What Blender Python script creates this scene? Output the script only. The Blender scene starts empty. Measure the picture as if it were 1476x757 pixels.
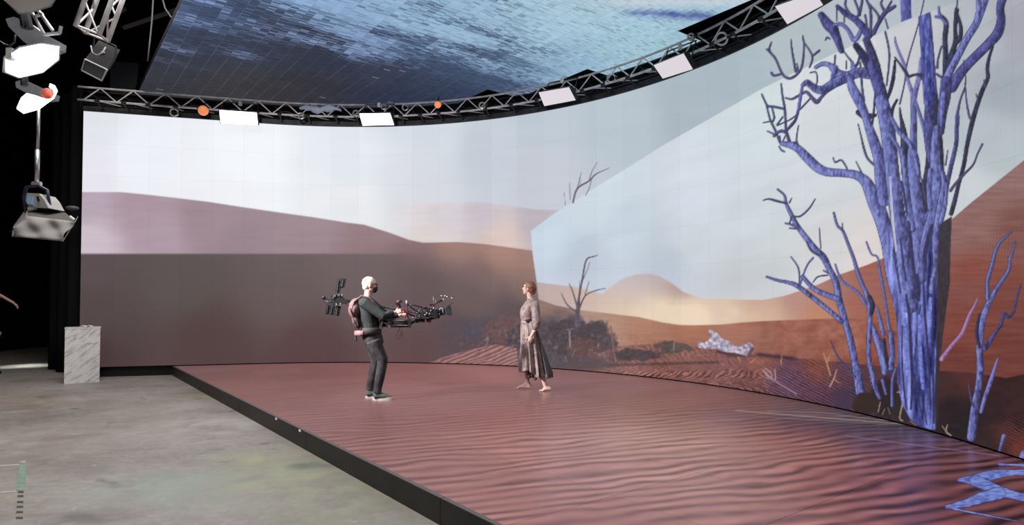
import bpy, math, random
import numpy as np
from mathutils import Vector, Matrix
random.seed(7)
SC = bpy.context.scene
COL = SC.collection
PI = math.pi

# ------------------------------------------------------------------ camera
F, CX, CY, PITCH, CZ = 890.0, 738.0, 410.2, math.radians(1.467), 1.59
cam_d = bpy.data.cameras.new('camera'); cam = bpy.data.objects.new('camera', cam_d); COL.objects.link(cam)
cam.location = (0, 0, CZ); cam.rotation_euler = (PI/2 + PITCH, 0, 0)
cam_d.sensor_width = 36; cam_d.lens = 36 * F / 1476
cam_d.shift_y = (CY - 378.5) / 1476
cam_d.clip_end = 200
SC.camera = cam
SC.view_settings.view_transform = 'Standard'; SC.view_settings.look = 'None'
SC.view_settings.exposure = 0.0; SC.view_settings.gamma = 1.0; SC.view_settings.use_curve_mapping = False
W = bpy.data.worlds.new('world'); SC.world = W; W.use_nodes = True
W.node_tree.nodes['Background'].inputs[0].default_value = (0.5, 0.5, 0.55, 1)
W.node_tree.nodes['Background'].inputs[1].default_value = 0.03

def area_light(name, loc, target, size, power, col=(1, 1, 1), spread=None, sy=None):
    d = bpy.data.lights.new(name, 'AREA'); d.size = size; d.energy = power; d.color = col
    if sy: d.shape = 'RECTANGLE'; d.size_y = sy
    if spread: d.spread = math.radians(spread)
    o = bpy.data.objects.new(name, d); COL.objects.link(o); o.location = loc
    o.rotation_euler = (Vector(target) - Vector(loc)).to_track_quat('-Z', 'Y').to_euler()
    return o
# added fill lights with no visible fixture, over the concrete and at the truss
area_light('overhead_fill', (-5.2, 8.6, 8.3), (-5.2, 8.8, 0), 4.0, 530, (1.0, .95, .9), 150)
area_light('overhead_fill', (-3.0, 1.5, 8.3), (-3.2, 3.5, 0), 3.0, 215, (1.0, .97, .95), 120)
area_light('truss_fill', (-2.5, 1.0, 6.2), (-1.5, 13.0, 5.8), .8, 150, (1.0, .98, .97), 60)  # added to brighten the truss, no lamp stands there

# ------------------------------------------------------------------ helpers
def s2l(c):
    c = np.asarray(c, dtype=np.float64)
    return np.where(c <= 0.04045, c / 12.92, ((np.clip(c, 0, None) + 0.055) / 1.055) ** 2.4)
def rgb(r, g, b): return tuple(float(x) for x in s2l(np.array([r, g, b]) / 255.0))
cp_, sp_ = math.cos(PITCH), math.sin(PITCH)
def ray(px, py):
    a = (px - CX) / F; b = (CY - py) / F
    return np.array([a, cp_ - b * sp_, sp_ + b * cp_])
def onz(px, py, z):
    r = ray(px, py); t = (z - CZ) / r[2]
    return np.array([r[0] * t, r[1] * t, z])
def at(px, py, Y):
    r = ray(px, py); t = Y / r[1]
    return Vector((r[0] * t, Y, CZ + r[2] * t))
def proj(x, y, z):
    z = z - CZ
    d = y * cp_ + z * sp_; h = -y * sp_ + z * cp_
    d = np.maximum(d, 0.3)
    return CX + F * x / d, CY - F * h / d

def tag(o, label=None, cat=None, group=None, kind=None):
    if label: o['label'] = label
    if cat: o['category'] = cat
    if group: o['group'] = group
    if kind: o['kind'] = kind
    return o
def empty(name, loc=(0, 0, 0), rz=0.0):
    o = bpy.data.objects.new(name, None); COL.objects.link(o); o.location = loc; o.rotation_euler = (0, 0, rz)
    o.empty_display_size = 0.1
    return o
MATS = {}
def mat(name, col=(.5, .5, .5), rough=.6, metal=0.0, spec=.5, emis=None, es=1.0, noise=None, bump=0.0, nscale=20.0, trans=0.0, alpha=1.0):
    m = bpy.data.materials.new(name); m.use_nodes = True
    nt = m.node_tree; b = nt.nodes['Principled BSDF']
    b.inputs['Base Color'].default_value = (*col, 1); b.inputs['Roughness'].default_value = rough
    b.inputs['Metallic'].default_value = metal; b.inputs['Specular IOR Level'].default_value = spec
    b.inputs['Alpha'].default_value = alpha
    if emis is not None:
        b.inputs['Emission Color'].default_value = (*emis, 1); b.inputs['Emission Strength'].default_value = es
    if noise or bump:
        tc = nt.nodes.new('ShaderNodeTexCoord'); n = nt.nodes.new('ShaderNodeTexNoise')
        n.inputs['Scale'].default_value = nscale; n.inputs['Detail'].default_value = 5
        nt.links.new(tc.outputs['Object'], n.inputs['Vector'])
        if noise:
            r = nt.nodes.new('ShaderNodeMixRGB'); r.inputs[1].default_value = (*col, 1); r.inputs[2].default_value = (*noise, 1)
            cr = nt.nodes.new('ShaderNodeValToRGB'); cr.color_ramp.elements[0].position = .38; cr.color_ramp.elements[1].position = .62
            nt.links.new(n.outputs['Fac'], cr.inputs[0]); nt.links.new(cr.outputs[0], r.inputs[0])
            nt.links.new(r.outputs[0], b.inputs['Base Color'])
        if bump:
            bp = nt.nodes.new('ShaderNodeBump'); bp.inputs['Strength'].default_value = bump; bp.inputs['Distance'].default_value = .02
            nt.links.new(n.outputs['Fac'], bp.inputs['Height']); nt.links.new(bp.outputs[0], b.inputs['Normal'])
    MATS[name] = m
    return m
def led_mat(name, strength, base=(.006, .006, .007), rough=.45, spec=.3):
    m = bpy.data.materials.new(name); m.use_nodes = True; nt = m.node_tree; b = nt.nodes['Principled BSDF']
    a = nt.nodes.new('ShaderNodeAttribute'); a.attribute_name = 'Col'
    nt.links.new(a.outputs['Color'], b.inputs['Emission Color']); b.inputs['Emission Strength'].default_value = strength
    b.inputs['Base Color'].default_value = (*base, 1); b.inputs['Roughness'].default_value = rough
    b.inputs['Specular IOR Level'].default_value = spec
    m.cycles.emission_sampling = 'NONE'
    return m

class MB:
    def __init__(s): s.v = []; s.f = []
    def add(s, vs, fs):
        n = len(s.v); s.v += [tuple(x) for x in vs]; s.f += [tuple(i + n for i in f) for f in fs]; return s
    def box(s, c, d, M=None, taper=1.0):
        x, y, z = d[0] / 2, d[1] / 2, d[2] / 2
        vs = [Vector((sx * x * (taper if sz > 0 else 1), sy * y * (taper if sz > 0 else 1), sz * z)) for sz in (-1, 1) for sy in (-1, 1) for sx in (-1, 1)]
        if M is not None: vs = [M @ v for v in vs]
        c = Vector(c); vs = [v + c for v in vs]
        return s.add(vs, [(0, 2, 3, 1), (4, 5, 7, 6), (0, 1, 5, 4), (2, 6, 7, 3), (0, 4, 6, 2), (1, 3, 7, 5)])
    def ring(s, c, ax, bx, r1, r2, n):
        return [c + ax * (r1 * math.cos(2 * PI * k / n)) + bx * (r2 * math.sin(2 * PI * k / n)) for k in range(n)]
    def tube(s, pts, r, n=8, r2=None, flat=1.0, up=None):
        pts = [Vector(p) for p in pts]; m = len(pts); vs = []; fs = []
        rs = r if isinstance(r, (list, tuple)) else ([r + (r2 - r) * i / (m - 1) for i in range(m)] if r2 is not None else [r] * m)
        prev = None
        for i, p in enumerate(pts):
            t = (pts[min(i + 1, m - 1)] - pts[max(i - 1, 0)]).normalized()
            if prev is None:
                a = Vector(up) if up else (Vector((0, 0, 1)) if abs(t.z) < .9 else Vector((1, 0, 0)))
                a = (a - t * a.dot(t)).normalized()
            else: a = (prev - t * prev.dot(t)).normalized()
            prev = a; b = t.cross(a)
            vs += s.ring(p, a, b, rs[i], rs[i] * flat, n)
        for i in range(m - 1):
            for k in range(n):
                k2 = (k + 1) % n
                fs.append((i * n + k, i * n + k2, (i + 1) * n + k2, (i + 1) * n + k))
        fs.append(tuple(range(n - 1, -1, -1))); fs.append(tuple(range((m - 1) * n, m * n)))
        return s.add(vs, fs)
    def ellipsoid(s, c, r, M=None, nu=12, nv=8):
        c = Vector(c); vs = [Vector((0, 0, -r[2]))]
        for i in range(1, nv):
            ph = -PI / 2 + PI * i / nv
            for k in range(nu):
                a = 2 * PI * k / nu
                vs.append(Vector((r[0] * math.cos(ph) * math.cos(a), r[1] * math.cos(ph) * math.sin(a), r[2] * math.sin(ph))))
        vs.append(Vector((0, 0, r[2])))
        if M is not None: vs = [M @ v for v in vs]
        vs = [v + c for v in vs]; fs = []
        for k in range(nu): fs.append((0, 1 + (k + 1) % nu, 1 + k))
        for i in range(nv - 2):
            for k in range(nu):
                a = 1 + i * nu; fs.append((a + k, a + (k + 1) % nu, a + nu + (k + 1) % nu, a + nu + k))
        L = len(vs) - 1; a = 1 + (nv - 2) * nu
        for k in range(nu): fs.append((a + k, a + (k + 1) % nu, L))
        return s.add(vs, fs)
    def torus(s, c, R, r, M=None, n=16, m=6):
        vs = []; fs = []
        for i in range(n):
            a = 2 * PI * i / n
            for j in range(m):
                b = 2 * PI * j / m
                vs.append(Vector(((R + r * math.cos(b)) * math.cos(a), (R + r * math.cos(b)) * math.sin(a), r * math.sin(b))))
        if M is not None: vs = [M @ v for v in vs]
        vs = [v + Vector(c) for v in vs]
        for i in range(n):
            for j in range(m):
                fs.append((i * m + j, ((i + 1) % n) * m + j, ((i + 1) % n) * m + (j + 1) % m, i * m + (j + 1) % m))
        return s.add(vs, fs)
    def loft(s, rings):   # rings: list of lists of points, same count, closed
        n = len(rings[0]); vs = [p for r in rings for p in r]; fs = []
        for i in range(len(rings) - 1):
            for k in range(n):
                k2 = (k + 1) % n; fs.append((i * n + k, i * n + k2, (i + 1) * n + k2, (i + 1) * n + k))
        fs.append(tuple(range(n - 1, -1, -1))); m = len(rings) - 1; fs.append(tuple(range(m * n, (m + 1) * n)))
        return s.add(vs, fs)
    def torso(s, secs, n=20):  # secs: (cx, cy, z, rx, ry)
        return s.loft([[Vector((cx + rx * math.cos(2 * PI * k / n), cy + ry * math.sin(2 * PI * k / n), z)) for k in range(n)] for cx, cy, z, rx, ry in secs])
    def build(s, name, m, parent=None, smooth=False, loc=None, remesh=None, sm=0):
        me = bpy.data.meshes.new(name); me.from_pydata(s.v, [], s.f); me.update()
        o = bpy.data.objects.new(name, me); COL.objects.link(o)
        if remesh:
            md = o.modifiers.new('r', 'REMESH'); md.mode = 'VOXEL'; md.voxel_size = remesh
            if sm: md = o.modifiers.new('s', 'SMOOTH'); md.iterations = sm; md.factor = .6
            dg = bpy.context.evaluated_depsgraph_get(); me2 = bpy.data.meshes.new_from_object(o.evaluated_get(dg))
            o.modifiers.clear(); o.data = me2; bpy.data.meshes.remove(me); me = me2; me.name = name; smooth = True
        if isinstance(m, (list, tuple)):
            for q in m: me.materials.append(q)
        else:
            me.materials.clear(); me.materials.append(m)
        if smooth: me.polygons.foreach_set('use_smooth', [True] * len(me.polygons))
        if parent: o.parent = parent
        if loc is not None: o.location = loc
        return o

def grid_obj(name, V, C, m, parent=None, mask=None):
    """V (ny,nx,3) points, C (ny,nx,3) linear colours per point, mask (ny-1,nx-1) faces kept"""
    ny, nx = V.shape[:2]
    idx = np.arange(ny * nx).reshape(ny, nx)
    q = np.stack([idx[:-1, :-1], idx[:-1, 1:], idx[1:, 1:], idx[1:, :-1]], -1)
    q = q[mask] if mask is not None else q.reshape(-1, 4)
    if len(q) == 0: return None
    me = bpy.data.meshes.new(name); me.vertices.add(ny * nx); me.vertices.foreach_set('co', V.astype(np.float32).ravel())
    nf = len(q); me.loops.add(nf * 4); me.loops.foreach_set('vertex_index', q.astype(np.int32).ravel())
    me.polygons.add(nf); me.polygons.foreach_set('loop_start', np.arange(nf, dtype=np.int32) * 4)
    me.update(calc_edges=True)
    if C is not None:
        a = me.attributes.new('Col', 'FLOAT_COLOR', 'POINT')
        c = np.ones((ny * nx, 4), np.float32); c[:, :3] = C.reshape(-1, 3); a.data.foreach_set('color', c.ravel())
    me.materials.append(m)
    o = bpy.data.objects.new(name, me); COL.objects.link(o)
    if parent: o.parent = parent
    return o

RNG = np.random.RandomState(3)
LAT = RNG.rand(256, 256)
def vn(x, y, seed=0):
    x = np.asarray(x, dtype=np.float64) + seed * 17.31; y = np.asarray(y, dtype=np.float64) + seed * 9.77
    xi = np.floor(x).astype(int); yi = np.floor(y).astype(int); fx = x - xi; fy = y - yi
    fx = fx * fx * (3 - 2 * fx); fy = fy * fy * (3 - 2 * fy)
    a = LAT[yi & 255, xi & 255]; b = LAT[yi & 255, (xi + 1) & 255]; c = LAT[(yi + 1) & 255, xi & 255]; d = LAT[(yi + 1) & 255, (xi + 1) & 255]
    return (a * (1 - fx) + b * fx) * (1 - fy) + (c * (1 - fx) + d * fx) * fy - .5
def fbm(x, y, seed=0, o=3):
    r = 0; a = 1.0
    for i in range(o): r = r + a * vn(x * 2 ** i, y * 2 ** i, seed + i * 3); a *= .5
    return r
def sstep(a, b, x):
    t = np.clip((x - a) / (b - a), 0, 1); return t * t * (3 - 2 * t)
def idw(X, Y, ctrl, pw=3.0, sy=1.0):
    num = np.zeros(X.shape + (3,)); den = np.zeros(X.shape)
    for x, y, r, g, b in ctrl:
        w = 1.0 / (((X - x) ** 2 + ((Y - y) * sy) ** 2) ** (pw / 2) + 14.0 ** pw)
        den += w; num += w[..., None] * np.array([r, g, b]) / 255.0
    return num / den[..., None]
# ------------------------------------------------------------------ the room
black = mat('black_painted_wall', (.004, .004, .005), .9, spec=.1)
conc = bpy.data.materials.new('stained_concrete'); conc.use_nodes = True
nt = conc.node_tree; b = nt.nodes['Principled BSDF']
def nd(t, **k):
    n = nt.nodes.new(t)
    for a, v in k.items(): setattr(n, a, v)
    return n
tc = nd('ShaderNodeTexCoord')
def nz(scale, detail=4, dist=0.0, off=(0, 0, 0)):
    mp = nd('ShaderNodeMapping'); mp.inputs['Location'].default_value = off; nt.links.new(tc.outputs['Object'], mp.inputs[0])
    n = nd('ShaderNodeTexNoise'); n.inputs['Scale'].default_value = scale; n.inputs['Detail'].default_value = detail; n.inputs['Distortion'].default_value = dist
    nt.links.new(mp.outputs[0], n.inputs['Vector']); return n
def ramp(n, p0, p1, c0=(0, 0, 0), c1=(1, 1, 1)):
    r = nd('ShaderNodeValToRGB'); r.color_ramp.elements[0].position = p0; r.color_ramp.elements[1].position = p1
    r.color_ramp.elements[0].color = (*c0, 1); r.color_ramp.elements[1].color = (*c1, 1); nt.links.new(n, r.inputs[0]); return r.outputs[0]
def mix(f, a, c, mode='MIX'):
    m = nd('ShaderNodeMixRGB', blend_type=mode)
    if isinstance(f, float): m.inputs[0].default_value = f
    else: nt.links.new(f, m.inputs[0])
    for i, q in ((1, a), (2, c)):
        if isinstance(q, tuple): m.inputs[i].default_value = (*q, 1)
        else: nt.links.new(q, m.inputs[i])
    return m.outputs[0]
c = ramp(nz(.9, 6, .4).outputs[0], .3, .7, (.29, .265, .245), (.43, .40, .375))
c = mix(ramp(nz(.55, 3, 0, (4, 2, 0)).outputs[0], .56, .74), c, (.36, .37, .27))
c = mix(ramp(nz(.6, 3, 0, (9, 7, 0)).outputs[0], .58, .74), c, (.31, .34, .31))
c = mix(ramp(nz(.7, 3, 0, (1, 15, 0)).outputs[0], .57, .75), c, (.38, .34, .33))
c = mix(ramp(nz(2.2, 4, .5, (3, 3, 0)).outputs[0], .62, .72), c, (.20, .185, .17))
c = mix(ramp(nz(9, 5, 1.0, (3, 8, 0)).outputs[0], .66, .72), c, (.5, .47, .43))
c = mix(1.0, c, ramp(nz(14, 8, .6).outputs[0], .35, .65, (.84, .82, .81), (1.0, 1.0, 1.0)), 'MULTIPLY')
c = mix(1.0, c, ramp(nz(3.5, 6, .4, (7, 1, 0)).outputs[0], .3, .7, (.86, .86, .86), (1.0, .985, .97)), 'MULTIPLY')
# soft noisy colour patches on the slab: greenish stains, darker and paler areas
def patch(cx, cy, rx, ry, col, cur, amt=.7):
    mp = nd('ShaderNodeMapping'); mp.inputs['Location'].default_value = (-cx / rx, -cy / ry, 0); mp.inputs['Scale'].default_value = (1 / rx, 1 / ry, 1)
    nt.links.new(tc.outputs['Object'], mp.inputs[0])
    g = nd('ShaderNodeTexGradient', gradient_type='SPHERICAL'); nt.links.new(mp.outputs[0], g.inputs[0])
    mu = nd('ShaderNodeMath', operation='MULTIPLY'); nt.links.new(g.outputs['Fac'], mu.inputs[0]); nt.links.new(ramp(nz(2.5, 4, .6, (cx, cy, 0)).outputs[0], .3, .62), mu.inputs[1])
    m2 = nd('ShaderNodeMath', operation='MULTIPLY'); m2.inputs[1].default_value = amt * 1.8; m2.use_clamp = True; nt.links.new(mu.outputs[0], m2.inputs[0])
    return mix(m2.outputs[0], cur, col)
for (px, py, rx, ry, colr, a) in [(430, 690, 1.3, 1.0, (.40, .41, .28), .6), (520, 735, .9, .7, (.40, .41, .30), .5), (380, 660, .7, .6, (.41, .41, .27), .5), (235, 700, .9, .8, (.31, .37, .33), .5), (300, 725, .8, .5, (.33, .36, .33), .4),
                                 (130, 745, .5, .3, (.17, .16, .15), .8), (437, 671, .22, .2, (.2, .22, .17), 1.0), (330, 610, 1.4, 1.2, (.47, .42, .40), .7), (60, 640, 1.2, 2.5, (.24, .20, .18), .5), (278, 565, .5, .8, (.24, .2, .16), .8), (40, 585, 1.5, 2.5, (.22, .17, .14), .5)]:
    P = onz(px, py, 0); c = patch(P[0], P[1], rx, ry, colr, c, a)
nt.links.new(c, b.inputs['Base Color'])
nt.links.new(ramp(nz(3, 5).outputs[0], .3, .7, (.38,) * 3, (.62,) * 3), b.inputs['Roughness'])
b.inputs['Specular IOR Level'].default_value = .25
bp = nd('ShaderNodeBump'); bp.inputs['Strength'].default_value = .08; bp.inputs['Distance'].default_value = .02
nt.links.new(nz(25, 6).outputs[0], bp.inputs['Height']); nt.links.new(bp.outputs[0], b.inputs['Normal'])

tag(MB().box((-3.5, 8, -.05), (25, 28, .1)).build('floor', conc), kind='structure')
tag(MB().box((-3.5, 8, 8.85), (25, 28, .1)).build('ceiling', black), kind='structure')
tag(MB().box((-16.05, 8, 4.4), (.1, 28, 8.8)).build('wall_left', black), kind='structure')
tag(MB().box((9.05, 8, 4.4), (.1, 28, 8.8)).build('wall_right', black), kind='structure')
tag(MB().box((-3.5, 22.05, 4.4), (25, .1, 8.8)).build('wall_back', black), kind='structure')
tag(MB().box((-3.5, -6.05, 4.4), (25, .1, 8.8)).build('wall_front', black), kind='structure')

# ------------------------------------------------------------------ LED wall shape
WC = np.array([-3.45, 5.97]); WR = 7.9; TH = math.radians(105); LS = 3.5; YE = 4.2
LA = WR * TH; LT = LS + LA + (WC[1] - YE); ZB, ZT = .212, 5.51
AP = WC + WR * np.array([math.cos(TH), math.sin(TH)]); TD = np.array([math.sin(TH), -math.cos(TH)])
def wall_p(s, off=0.0):
    """point on the screen, s metres from its left end, off metres in front of it"""
    s = np.asarray(s, dtype=np.float64)
    th = TH - (s - LS) / WR; th = np.clip(th, 0, TH)
    x = WC[0] + WR * np.cos(th); y = WC[1] + WR * np.sin(th)
    nx_ = -np.cos(th); ny_ = -np.sin(th)
    k = np.minimum(s - LS, 0); x = x + k * TD[0]; y = y + k * TD[1]
    e = np.maximum(s - LS - LA, 0); y = y - e
    return x + off * nx_, y + off * ny_

# ------------------------------------------------------------------ the picture shown on the LED wall
S = 1.5; X0, X1, Y0, Y1 = 70, 1700, -410, 745
NW, NH = int((X1 - X0) * S), int((Y1 - Y0) * S)
gx = (np.arange(NW) / S + X0); gy = (np.arange(NH) / S + Y0); GX, GY = np.meshgrid(gx, gy)
def lowres(ctrl, sy=1.0, pw=3.6):
    lx = np.linspace(X0, X1, 205); ly = np.linspace(Y0, Y1, 145); LX, LY = np.meshgrid(lx, ly)
    c = idw(LX, LY, ctrl, pw, sy)
    fx = (GX - X0) / (X1 - X0) * 204; fy = (GY - Y0) / (Y1 - Y0) * 144
    xi = np.minimum(fx.astype(int), 203); yi = np.minimum(fy.astype(int), 143); fx = (fx - xi)[..., None]; fy = (fy - yi)[..., None]
    return ((c[yi, xi] * (1 - fx) + c[yi, xi + 1] * fx) * (1 - fy) + (c[yi + 1, xi] * (1 - fx) + c[yi + 1, xi + 1] * fx) * fy).astype(np.float32)
def ridge(pts): return np.interp(gx, [p[0] for p in pts], [p[1] for p in pts])[None, :]
def below(pts, soft=1.0, wob=0.0):
    r = ridge(pts)
    if wob: r = r + wob * fbm(gx / 14, gx * 0, 5)[None, :]
    return sstep(-soft, soft, GY - r)
def poly(pts, soft=0):
    pts = np.array(pts, float); m = np.zeros((NH, NW), bool)
    x0, y0 = pts.min(0); x1, y1 = pts.max(0)
    i0, i1 = max(0, int((x0 - X0) * S) - 1), min(NW, int((x1 - X0) * S) + 2); j0, j1 = max(0, int((y0 - Y0) * S) - 1), min(NH, int((y1 - Y0) * S) + 2)
    if i1 <= i0 or j1 <= j0: return (slice(0, 0), slice(0, 0)), None
    x = GX[j0:j1, i0:i1]; y = GY[j0:j1, i0:i1]; acc = np.zeros(x.shape, np.float32)
    for ox, oy in ((-.17, -.17), (.17, -.17), (-.17, .17), (.17, .17)):
        m = np.zeros(x.shape, bool)
        for k in range(len(pts)):
            ax, ay = pts[k]; bx, by = pts[(k + 1) % len(pts)]
            if ay == by: continue
            m ^= ((ay > y + oy) != (by > y + oy)) & (x + ox < (bx - ax) * (y + oy - ay) / (by - ay) + ax)
        acc += m / 4.0
    return (slice(j0, j1), slice(i0, i1)), acc
def lay(C, M, col):
    M = M[..., None]; C *= (1 - M); C += M * (col if isinstance(col, np.ndarray) and col.ndim == 3 else np.array(col, np.float32) / (255.0 if np.max(col) > 1.5 else 1))
def blob(C, cx, cy, rx, ry, col, amt=1.0, soft=.5, rough=.25, ns=12.0):
    i0, i1 = max(0, int((cx - rx * 1.7 - X0) * S)), min(NW, int((cx + rx * 1.7 - X0) * S)); j0, j1 = max(0, int((cy - ry * 1.7 - Y0) * S)), min(NH, int((cy + ry * 1.7 - Y0) * S))
    x = GX[j0:j1, i0:i1]; y = GY[j0:j1, i0:i1]
    d = np.hypot((x - cx) / rx, (y - cy) / ry) + rough * fbm(x / ns * 2, y / ns * 2, 4)
    m = (1 - sstep(1 - soft, 1 + soft * .3, d)) * amt
    sub = C[j0:j1, i0:i1]; sub *= (1 - m[..., None]); sub += m[..., None] * np.array(col) / 255.0

sky_o = lowres([(130, 180, 228, 230, 238), (200, 230, 236, 238, 245), (350, 230, 240, 243, 248), (330, 280, 236, 238, 243), (500, 230, 222, 228, 234), (500, 300, 228, 229, 232), (600, 270, 213, 216, 222),
    (700, 220, 196, 205, 215), (780, 260, 198, 203, 213), (780, 170, 190, 201, 212), (900, 180, 183, 195, 205), (1000, 150, 170, 183, 193), (1060, 100, 168, 182, 191), (1150, 70, 176, 187, 192), (1230, 30, 182, 190, 198), (1420, -80, 165, 175, 180), (620, 200, 210, 218, 226), (125, 265, 232, 230, 238)])
C = sky_o.copy(); C += (.012 * fbm(GX / 120, GY / 14, 2))[..., None]
far = below([(70, 700), (520, 340), (560, 300), (580, 294), (640, 292), (690, 291), (730, 296), (770, 302), (820, 304), (900, 330), (1700, 400)], 1.5)
lay(C, far * sstep(545, 600, GX), lowres([(590, 300, 220, 214, 218), (640, 310, 212, 206, 212), (700, 305, 200, 192, 200), (780, 320, 188, 178, 188), (620, 340, 218, 208, 206), (720, 345, 216, 196, 188)]) + (.02 * fbm(GX / 30, GY / 6, 8))[..., None])
d1 = below([(70, 276), (115, 277), (175, 277), (215, 281), (250, 285), (300, 291), (345, 298), (400, 306), (450, 313), (500, 321), (525, 324), (560, 335), (590, 346), (610, 350), (660, 349), (700, 352), (765, 361), (900, 370), (1700, 400)], 1.0)
D1 = lowres([(125, 290, 182, 165, 178), (130, 350, 205, 190, 202), (200, 300, 168, 146, 158), (230, 345, 172, 152, 163), (300, 320, 156, 133, 143), (350, 350, 148, 128, 137), (450, 340, 150, 128, 136), (540, 350, 146, 119, 124), (600, 380, 138, 108, 110), (660, 365, 158, 123, 115), (720, 372, 166, 130, 118), (755, 385, 160, 126, 116), (690, 395, 136, 106, 104), (560, 400, 124, 98, 102)])
D1 += (.018 * fbm(GX / 40, GY / 5, 3))[..., None]
lay(C, d1, D1)
DK = np.array([.86, .92, .90], np.float32) * lowres([(130, 380, 104, 84, 88), (130, 450, 96, 76, 78), (130, 520, 84, 60, 64), (260, 400, 104, 88, 88), (300, 500, 97, 70, 72), (400, 420, 113, 90, 92), (450, 510, 102, 70, 73), (520, 400, 122, 98, 102), (600, 440, 116, 90, 94), (600, 500, 112, 78, 82), (680, 430, 124, 98, 100), (700, 400, 138, 108, 108), (760, 420, 142, 112, 108), (660, 480, 102, 80, 88), (740, 450, 108, 86, 92)])
dm = sstep(364, 368, GY) * (1 - sstep(480, 640, GX)) + sstep(360, 420, GY - (GX - 700) * .2) * sstep(480, 640, GX)
lay(C, dm * sstep(110, 112, GX + 99), DK)
# inner frustum
sky_i = lowres([(775, 345, 200, 214, 228), (850, 300, 205, 218, 228), (900, 340, 198, 210, 221), (850, 375, 190, 200, 214), (950, 380, 190, 200, 212), (1000, 250, 210, 219, 228), (1000, 300, 211, 218, 229), (1000, 340, 203, 210, 218), (1100, 180, 205, 217, 220), (1100, 300, 202, 212, 216), (1180, 150, 212, 216, 220), (1180, 260, 208, 214, 219), (1080, 410, 195, 200, 203), (1200, 350, 208, 208, 210),
    (1240, 360, 218, 210, 208), (1250, 90, 208, 212, 215), (1300, 60, 200, 200, 205), (1410, 60, 178, 183, 190), (1450, 130, 158, 166, 175), (1420, 200, 176, 186, 192), (1390, 270, 200, 207, 210), (1460, 210, 180, 190, 195), (1470, 40, 165, 165, 175), (1600, 100, 150, 155, 165)])
sky_i += (.02 * fbm((GX * .9 - GY * .45) / 90, (GY + GX * .35) / 16, 6))[..., None]
sky_i += (.018 * np.sin((GX - .25 * (GY - 60) - 14 * np.sin(GY / 50)) * 2 * PI / 4.2) * np.exp(-((GX - 1440) / 45) ** 2 - ((GY - 160) / 70) ** 2))[..., None]
I = sky_i
hump = below([(70, 405), (775, 407), (790, 409), (830, 414), (868, 424), (880, 414), (895, 403), (915, 396), (935, 394.5), (950, 398), (968, 408), (985, 421), (1010, 430), (1060, 432), (1100, 432.5), (1130, 427), (1160, 417), (1180, 410), (1210, 396), (1250, 382), (1276, 371), (1370, 318), (1400, 292), (1476, 231), (1700, 60)], .9)
HC = lowres([(780, 415, 188, 168, 165), (800, 425, 196, 168, 160), (850, 435, 205, 178, 162), (930, 400, 190, 178, 178), (905, 408, 196, 184, 184), (950, 410, 190, 172, 168), (925, 422, 202, 182, 172), (930, 440, 214, 192, 170), (970, 425, 182, 152, 140), (900, 445, 212, 186, 160), (960, 450, 228, 200, 165), (1000, 460, 236, 212, 180), (1040, 445, 212, 185, 160), (1100, 440, 196, 158, 135), (1100, 458, 212, 170, 135), (1150, 430, 184, 135, 118), (1180, 455, 196, 130, 95), (1210, 410, 168, 115, 100),
    (1240, 430, 172, 100, 78), (1260, 400, 164, 98, 86), (1270, 480, 168, 88, 58), (1380, 330, 148, 106, 102), (1400, 320, 148, 106, 102), (1455, 260, 150, 112, 108), (1470, 330, 132, 84, 78), (1400, 400, 142, 76, 62), (1450, 440, 132, 66, 50), (1400, 480, 138, 64, 46), (1460, 500, 122, 58, 44), (1390, 525, 120, 58, 44)])
HC *= (1 - .07 * sstep(1150, 1300, GX))[..., None]
HC += (.05 * fbm(GX / 30, GY / 3.2, 4) * sstep(1180, 1300, GX))[..., None]
HC += (.02 * np.sin((GX + .3 * GY + 10 * np.sin(GY / 40)) * 2 * PI / 4.5) * np.exp(-((GX - 1440) / 40) ** 2 - ((GY - 350) / 45) ** 2))[..., None]
lay(I, hump, HC)
# drifting dust over the ridge
dust = np.clip(np.exp(-((GX - 985) / 95) ** 2 - ((GY - 455) / 20) ** 2) * .8 + np.exp(-((GX - 960) / 45) ** 2 - ((GY - 438) / 18) ** 2) * .35, 0, 1) * (1 + .8 * fbm(GX / 22, GY / 14, 9)); dust = np.clip(dust, 0, .9)
dm2 = below([(70, 400), (870, 425), (935, 400), (985, 426), (1010, 428), (1250, 400), (1700, 380)], 8)
lay(I, dust * dm2, (236, 212, 178))
mid = below([(70, 428), (775, 431), (800, 440), (835, 447), (870, 451), (920, 457), (955, 465), (980, 468.5), (1000, 469), (1040, 468), (1070, 465), (1100, 463), (1180, 460), (1230, 459), (1300, 470), (1360, 540), (1700, 640)], .8)
MC = lowres([(785, 440, 150, 118, 102), (800, 455, 128, 100, 92), (850, 460, 176, 140, 118), (880, 475, 176, 132, 104), (930, 475, 178, 124, 92), (930, 495, 165, 108, 82), (1000, 478, 178, 112, 78), (1000, 500, 150, 96, 72), (1060, 478, 174, 110, 86), (1100, 495, 162, 100, 80), (1150, 480, 168, 98, 76), (1150, 505, 156, 90, 72), (1220, 490, 166, 96, 74), (1260, 520, 150, 74, 50), (850, 500, 140, 95, 80)])
MC *= (1 - .05 * sstep(950, 1150, GX))[..., None]
MC += (.09 * fbm(GX / 10, GY / 9, 12) * sstep(1040, 1150, GX))[..., None] + (.035 * fbm(GX / 25, GY / 3, 13))[..., None]
lay(I, mid, MC)
fg = below([(70, 560), (780, 540), (820, 512), (880, 500), (940, 496), (1000, 500), (1060, 507), (1090, 512), (1180, 519), (1240, 525), (1300, 530), (1356, 535), (1400, 537), (1450, 545), (1476, 540), (1700, 560)], 1.2)
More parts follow.
